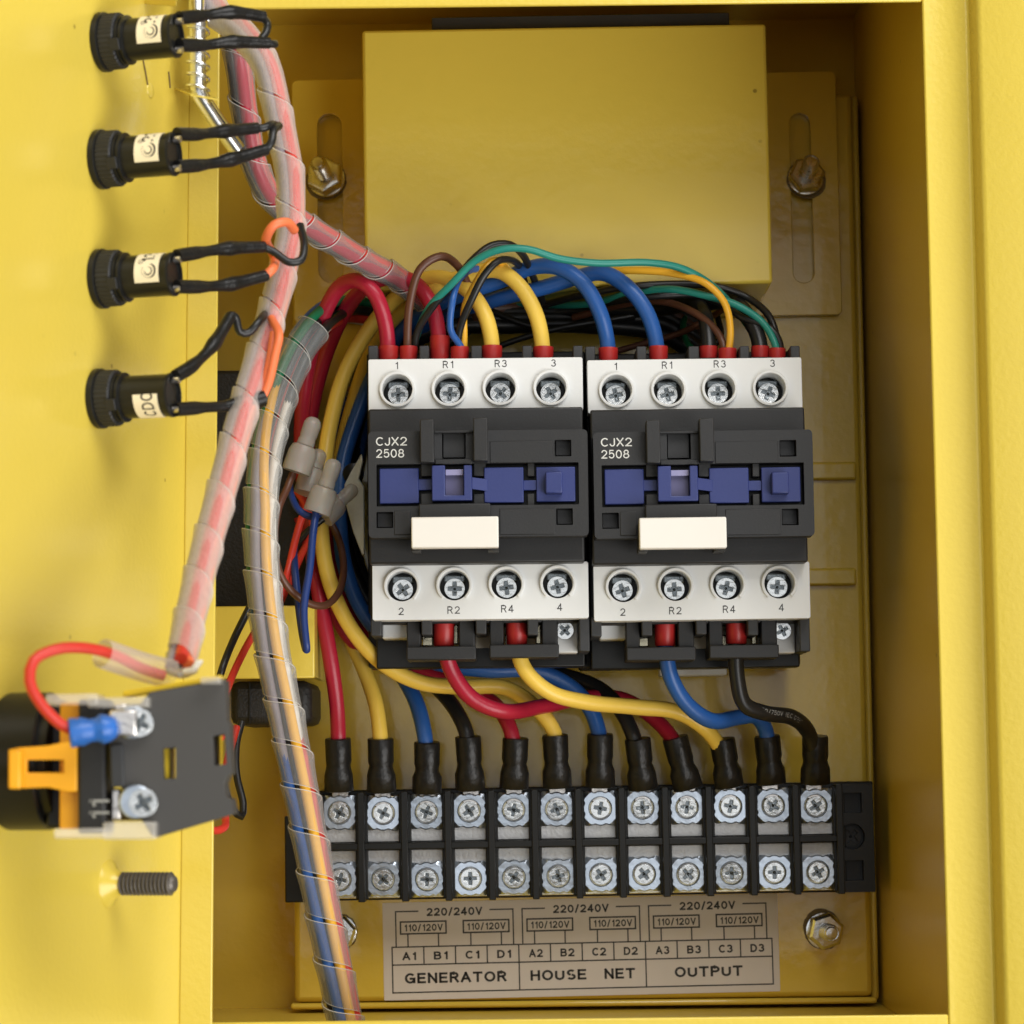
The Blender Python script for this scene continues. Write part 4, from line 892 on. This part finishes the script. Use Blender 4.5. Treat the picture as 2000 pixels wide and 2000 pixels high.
# ------------------------------------------------------------------ fuse holders on the door
def cyl_map(o, ax, ref, r, a, ang):
    b = ax.cross(ref); return o + ax*a + ref*(r*math.cos(ang)) + b*(r*math.sin(ang))
def fuse(px, py, label, kind):
    o0 = PD(px, py); ax = dn.normalized(); L = 18.6
    t = Thing('fuse_holder', label, 'fuse holder', o0, group='fuse holders on the door')
    t.add('flange', MB().lathe([(0.02, 6.5), (.2, 6.75), (1.4, 6.75), (1.6, 6.4)], o0, ax, 40), blackg)
    m = MB(); n = 72; base = len(m.v); rows = [(1.6, 6.15), (1.8, 6.35), (5.0, 6.35), (5.3, 6.0)]
    for d, r in rows:
        for k in range(n):
            rr = r*(1 if k % 2 else .965); an = 2*math.pi*k/n; m.v.append(cyl_map(o0, ax, Vector((0, 0, 1)), rr, d, an))
    for i in range(3):
        for k in range(n): m.f.append((i*n+k, i*n+(k+1) % n, (i+1)*n+(k+1) % n, (i+1)*n+k))
    m.f.append(tuple(reversed(range(n)))); m.f.append(tuple(3*n+k for k in range(n)))
    t.add('knurled_nut', m, blackp, smooth=20)
    t.add('thread', MB().lathe([(5.3, 5.5), (5.9, 5.5), (6.0, 5.1), (6.5, 5.1), (6.6, 5.6), (7.0, 5.6), (7.2, 4.9)], o0, ax, 36), blackg)
    for an in (2.0, 5.2):
        m = MB(); c = cyl_map(o0, ax, Vector((0, 0, 1)), 5.4, 5.6, an-.25); c2_ = cyl_map(o0, ax, Vector((0, 0, 1)), 5.4, 5.6, an+.25); rad_ = (c-(o0+ax*5.6)).normalized()
        m.hexa([c-ax*1.2, c2_-ax*1.2, c2_+ax*1.2, c+ax*1.2, c-ax*1.2+rad_*1.1, c2_-ax*1.2+rad_*1.1, c2_+ax*1.2+rad_*1.1, c+ax*1.2+rad_*1.1]); t.add('nut_lug', m, blackp, bevel=.15)
    t.add('barrel', MB().lathe([(7.0, 4.75), (17.2, 4.75), (17.6, 4.95), (18.2, 4.95), (18.4, 4.6), (18.4, 4.1), (17.8, 4.0)], o0, ax, 40), blackg)
    # label patch facing the viewer
    r = 4.80; ref = (Vector((0, -1, 0)) - ax*ax.dot(Vector((0, -1, 0)))).normalized(); b = ax.cross(ref); upang = 1 if b.z > 0 else -1
    lo, hi = (-.5, 1.75) if kind != 'dc' else (-1.6, -.05)
    m = MB(); K = 24
    for k in range(K+1):
        an = upang*(lo+(hi-lo)*k/K)
        for a_, rr in ((10.6, r), (16.4, r), (16.4, r+.08), (10.6, r+.08)): m.v.append(cyl_map(o0, ax, ref, rr, a_, an))
    for k in range(K):
        for j in range(4): m.f.append((4*k+j, 4*k+(j+1) % 4, 4*k+4+(j+1) % 4, 4*k+4+j))
    m.f += [(0, 1, 2, 3), (4*K+3, 4*K+2, 4*K+1, 4*K)]
    lb = t.add('label', m, labelp)
    def put(vs, fs, a_, angc, nm='lettering'):   # 2-D print rotated so that it reads upwards: right -> up, up -> back along the axis
        mm = MB(); mm.add([cyl_map(o0, ax, ref, r+.11, a_-q, upang*(angc+p/r)) for p, q in vs], fs); obj(nm, mm, ink, lb, M=t.inv, smooth=0)
    if kind == 'dc':
        vs, fs = text2d('CDC', 2.9, .012); vs = [(p*.78, q) for p, q in vs]; put(vs, fs, 13.9, -.62)
    else:
        vs, fs = text2d(kind, 3.0, .02); vs = [(p*.8, q) for p, q in vs]; put(vs, fs, 13.6, .86)
        vs, fs = text2d('R', .5, .01); put(vs, fs, 12.0, .52, 'mark')
        ring = [[(.62*math.cos(k*math.pi/10), .62*math.sin(k*math.pi/10)) for k in range(20)], [(.5*math.cos(k*math.pi/10), .5*math.sin(k*math.pi/10)) for k in range(20)]]
        put(ring[0]+ring[1], [(k, (k+1) % 20, 20+(k+1) % 20, 20+k) for k in range(20)], 12.0, .52, 'mark')
        # sun and swirl emblem
        def arc(r1, w, a0, a1, cx=0, cy=0, N=18):
            o1 = []; i1 = []
            for k in range(N+1):
                a_ = math.radians(a0+(a1-a0)*k/N); ww = w*math.sin(math.pi*k/N)**.6+.04
                o1.append((cx+(r1+ww/2)*math.cos(a_), cy+(r1+ww/2)*math.sin(a_))); i1.append((cx+(r1-ww/2)*math.cos(a_), cy+(r1-ww/2)*math.sin(a_)))
            return o1+i1, [(k, k+1, N+2+k, N+1+k) for k in range(N)]
        for (r1, w_, a0, a1, cx, cy) in ((.85, .26, 80, 370, 0, 0), (1.55, .42, -175, -5, .02, -.08)):
            vs, fs = arc(r1, w_, a0, a1, cx, cy); put(vs, fs, 14.0, .04, 'emblem')
        for k in range(7):
            a_ = math.radians(62+k*20); vs = [(1.25*math.cos(a_)-.05*math.sin(a_), 1.25*math.sin(a_)+.05*math.cos(a_)), (1.25*math.cos(a_)+.05*math.sin(a_), 1.25*math.sin(a_)-.05*math.cos(a_)), (1.75*math.cos(a_)+.05*math.sin(a_), 1.75*math.sin(a_)-.05*math.cos(a_)), (1.75*math.cos(a_)-.05*math.sin(a_), 1.75*math.sin(a_)+.05*math.cos(a_))]
            put(vs, [(0, 1, 2, 3)], 14.0, .04, 'emblem')
    # solder tags
    for s_ in (1, -1):
        c = o0+ax*18.2+Vector((0, 0, 3.3*s_)); m = MB(); m.lathe([(0, .8), (1.6, .8), (1.8, .5)], c, ax, 10); t.add('solder_tag', m, tin)
    return t, o0+ax*18.2
def shr(label, pts, rads, tailpts=None, tailm=C_BLK, tr_=.95, tail2=None):
    """heat-shrunk lead of a fuse holder"""
    path = spline(PP(pts), .8); n = len(path); r = []
    for i in range(n):
        f_ = i/(n-1)*(len(rads)-1); k = min(int(f_), len(rads)-2); r.append(rads[k]+(rads[k+1]-rads[k])*min(1, max(0, (f_-k)*2.2-.6)) if False else rads[k]+(rads[k+1]-rads[k])*(f_-k))
    t = Thing('fuse_lead', label, 'wire', path[-1], group='leads of the fuse holders')
    t.add('heat_shrink', MB().tube(path, r, 14), shrink, smooth=60)
    if tailpts: t.add('insulation', MB().tube(spline(PP(tailpts), .8), tr_, 12), tailm)
    if tail2: t.add('insulation', MB().tube(spline(PP(tail2), .8), tr_, 12), tailm)
ys = [(198, 83, 'topmost fuse holder on the door with a cream label reading 22', '22', 'topmost'), (193, 312, 'second fuse holder from the top with a cream label reading 22', '22', 'second'), (193, 545, 'third fuse holder from the top with a cream label reading 12', '12', 'third'), (190, 779, 'lowest fuse holder on the door with a label reading DC', 'dc', 'lowest')]
ends = []
for px, py, lab, kind, nm in ys: ends.append(fuse(px, py, lab, kind)[1])
YF = ends[0].y
Rr = [1.55, 1.6, 1.55, 1.2, 1.3, 1.75, 1.45, 1.4, 1.35]
shr('upper black sleeved lead of the topmost fuse holder', [(350,35,YF),(400,30,YF+6),(450,24,YF+10),(515,32,YF+16)], Rr, [(510,32,YF+16),(522,45,YF+18),(520,62,YF+18),(510,76,YF+17)])
shr('lower black sleeved lead of the topmost fuse holder', [(350,88,YF),(400,88,YF+6),(450,82,YF+10),(525,84,YF+16)], Rr, [(520,84,YF+16),(532,86,YF+17),(537,86,YF+18)])
shr('upper black sleeved lead of the second fuse holder', [(345,262,YF),(390,262,YF+6),(440,256,YF+12),(502,250,YF+18)], Rr, [(495,251,YF+18),(515,250,YF+18),(530,243,YF+20),(545,247,YF+26)])
shr('lower black sleeved lead of the second fuse holder', [(345,326,YF),(395,322,YF+6),(450,312,YF+12),(520,292,YF+18)], Rr, [(518,294,YF+18),(530,278,YF+18),(534,256,YF+19),(545,245,YF+22)])
shr('upper black sleeved lead of the third fuse holder', [(345,500,YF),(395,492,YF+6),(450,485,YF+12),(515,482,YF+18)], Rr, [(510,481,YF+18),(535,492,YF+19),(565,512,YF+19),(587,508,YF+20),(594,480,YF+22),(586,440,YF+26)])
shr('lower black sleeved lead of the third fuse holder', [(345,560,YF),(395,560,YF+6),(450,555,YF+12),(520,538,YF+18)], Rr, [(516,540,YF+18),(530,528,YF+18),(535,500,YF+32),(520,465,YF+20),(535,440,YF+18),(560,434,YF+20),(575,450,YF+24)], C_ORG, 1.1)
shr('upper black sleeved lead of the lowest fuse holder', [(343,735,YF),(375,715,YF+4),(415,675,YF+10),(450,618,YF+16)], Rr, [(445,635,YF+15),(450,615,YF+16),(460,620,YF+17),(468,648,YF+18),(485,650,YF+19),(505,628,YF+20),(525,605,YF+30)])
shr('lower black sleeved lead of the lowest fuse holder', [(343,800,YF),(395,796,YF+6),(450,792,YF+12),(515,778,YF+16)], [1.55,1.6,1.55,1.2,1.2,1.3,1.9,1.95,1.9], [(510,782,YF+16),(524,750,YF+16),(538,690,YF+17),(545,655,YF+18),(530,622,YF+24)], C_ORG, 1.0, tail2=[(512,780,YF+17),(517,750,YF+17),(528,700,YF+18),(535,650,YF+20)])

# ------------------------------------------------------------------ push button contact block on the door
YK = -112
pb = Thing('push_button_block', 'black contact block on the door with amber clip and blue crimped red wire', 'push button switch', P(120, 1640, YK))
R = lambda mb, *q: pb.rect(mb, *q)
AD = lambda n, m, mt, **k: pb.add(n, m, mt, world=False, **k)
m = MB(); m.add([], []); 
def poly(nm, pts, Y0, th, mt, tilt=0, xref=300, bevel=.3, holes=()):
    """plate seen face on, optionally leaning away to the right"""
    b_ = MB(); ps = [pb.p(x, y, Y0) for x, y in pts]; hs = [[((q:=pb.p(x, y, Y0)).x, q.z) for x, y in h] for h in holes]
    y0 = ps[0].y; b_.prism([[(p.x, p.z) for p in ps]]+hs, y0, y0+th)
    x_ = pb.p(xref, 1480, Y0).x
    for v_ in b_.v: v_.y += (v_.x-x_)*tilt
    return AD(nm, b_, mt, bevel=bevel)
m = MB(); a = P(-60, 1350, YK+8); b = P(135, 1620, YK+8)
pb.add('button_body', MB().lathe([(-14, 14.2), (7.6, 14.2), (8.0, 13.8), (8.0, 12.6), (10, 12.6)], P(30, 1487, YK+20), (1, -.12, 0), 48), blackg)
m = MB(); R(m, 90, 1375, 160, 1618, YK+12, YK+26); AD('collar', m, blackg, bevel=.8)
# amber clip
poly('amber_clip', [(16,1464),(36,1460),(95,1456),(130,1448),(150,1448),(150,1546),(130,1546),(95,1538),(36,1540),(18,1538)], YK+1, 1.6, orangep, bevel=.25, holes=[[(52,1484),(124,1484),(124,1509),(52,1509)]])
m = MB(); R(m, 16, 1464, 40, 1541, YK-2.5, YK+1); AD('clip_hook', m, orangep, bevel=.5)
m = MB(); R(m, 117, 1372, 158, 1620, YK+4, YK+12); AD('amber_frame', m, orangep, bevel=.4)
# black front wall with printed number
m = MB(); R(m, 153, 1366, 206, 1628, YK+1, YK+13); AD('side_wall', m, blackp, bevel=.6)
m = MB(); c = pb.p(194, 1580, YK+1); vs, fs = text2d('11', 4.0); m.add([(c.x-q, c.y-.04, c.z+p) for p, q in vs], fs); AD('lettering', m, fadedink, smooth=0)
poly('main_plate', [(292,1352),(438,1327),(440,1408),(446,1415),(450,1510),(443,1516),(436,1530),(440,1558),(450,1562),(455,1590),(308,1634),(296,1632),(225,1520),(213,1450)], YK+2, 9, mat('dark_grey_block_plastic', (.055, .052, .048), .55, bump=.03), tilt=.10, bevel=.4,
     holes=[[(317,1462),(342,1460),(342,1520),(319,1522)], [(414,1437),(437,1434),(440,1492),(417,1496)]])
poly('cross_bar', [(214,1456),(240,1452),(243,1536),(217,1538)], YK, 6, blackp2, bevel=.3)
m = MB(); R(m, 318, 1460, 331, 1522, YK+5, YK+14); R(m, 414, 1434, 428, 1496, YK+12, YK+18); AD('inner_latch', m, mat('amber_inner_plastic', (.80, .55, .02), .4), bevel=.3)
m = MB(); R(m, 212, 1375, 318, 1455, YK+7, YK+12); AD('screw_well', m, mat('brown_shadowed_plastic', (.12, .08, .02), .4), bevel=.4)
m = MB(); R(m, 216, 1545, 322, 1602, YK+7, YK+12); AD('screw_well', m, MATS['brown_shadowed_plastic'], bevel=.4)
for cx, cy, an in ((272, 1412, .5), (280, 1568, 1.0)):
    c = pb.p(cx, cy, YK-1); place_screw(SCREW_C, c, an, pb.o, sc_=.93)
    b_ = MB(); b_.prism([circle(c.x-1.7, c.z+.2, 3.4, 28)], c.y+1.3, c.y+2.6); AD('screw_washer', b_, zinc, bevel=.3)
    b_ = MB(); b_.lathe([(0, 2.2), (8, 2.2)], (c.x, c.y+1.4, c.z), (0, 1, 0), 16); AD('screw_shank', b_, zincd)
m = MB(); R(m, 216, 1540, 236, 1602, YK+3, YK+5); AD('contact_tab', m, tin, bevel=.5)
m = MB(); R(m, 222, 1374, 248, 1440, YK+3, YK+5); AD('contact_tab', m, tin, bevel=.5)
for q in ((88,1355,190,1377), (170,1362,290,1382), (104,1618,206,1638), (200,1606,304,1640), (390,1322,430,1336)):
    m = MB(); R(m, *q, YK-2, YK+9); AD('clear_guard', m, clearp, bevel=.5)
# far casing edge in yellow plastic along the top
poly('amber_edge', [(240,1350),(300,1340),(432,1318),(434,1328),(300,1352),(240,1362)], YK+6, 6, MATS['amber_inner_plastic'], bevel=.3)
# blue crimp and its red wire
rw = Thing('wire', 'bright red wire looping to a blue crimp on the push button block', 'wire', P(140, 1430, YK-6))
rw.add('insulation', MB().tube(spline(PP([(148,1428,YK-5),(120,1415,YK-6),(80,1375,YK-8),(58,1330,YK-9),(66,1290,YK-8),(110,1268,YK-5),(170,1266,YK),(225,1280,YK+6),(275,1305,YK+11),(320,1320,YK+14)])), 1.15, 16), C_RED2)
a = P(135, 1432, YK-5); b = P(228, 1420, YK-3); d = b-a; L = d.length
mm = MB(); mm.lathe([(0, 1.6), (0, 2.8), (.5, 3.0), (1.8, 2.75), (2.6, 2.95), (4.2, 2.3), (5.4, 2.35), (6.4, 3.0), (7.8, 2.7), (L-1, 2.35), (L-.3, 2.0), (L, 1.6)], a, d, 22, ref=(0, -1, 0))
rb = random.Random(5)
for v_ in mm.v: v_.z += rb.uniform(-.07, .07); v_.y += rb.uniform(-.09, .09)
rw.add('blue_crimp', mm, bluec)
m = MB(); c = P(245, 1412, YK-3); m.box(c.x-3.4, c.x+2, c.y+1, c.y+1.9, c.z-2.6, c.z+2.6); rw.add('fork_lug', m, tin, bevel=.4)
# clear sleeve and cable tie where the wraps meet the block
cs = Thing('cable_tie', 'clear knotted cable tie above the push button block', 'cable tie', P(350, 1310, YK+12))
cs.add('tie_band', MB().tube(spline(PP([(330,1310,YK+10),(350,1318,YK+8),(375,1312,YK+10),(378,1300,YK+16),(350,1298,YK+20)])), .8, 8), capm)
cs.add('tie_tail', MB().tube(spline(PP([(360,1312,YK+8),(378,1308,YK+7),(388,1294,YK+7),(394,1296,YK+7)])), .7, 8), C_WHT)
sl = MB(); path = spline(PP([(200,1276,YK+3),(240,1290,YK+7),(290,1306,YK+12),(340,1318,YK+14)]), 1)
o = recenter(obj('spiral_wrap', MB().tube(path, [3.0]*len(path), 20, caps=False), film_milky)); tag(o, 'short clear sleeve over the red wire above the push button block', 'clear sleeve')
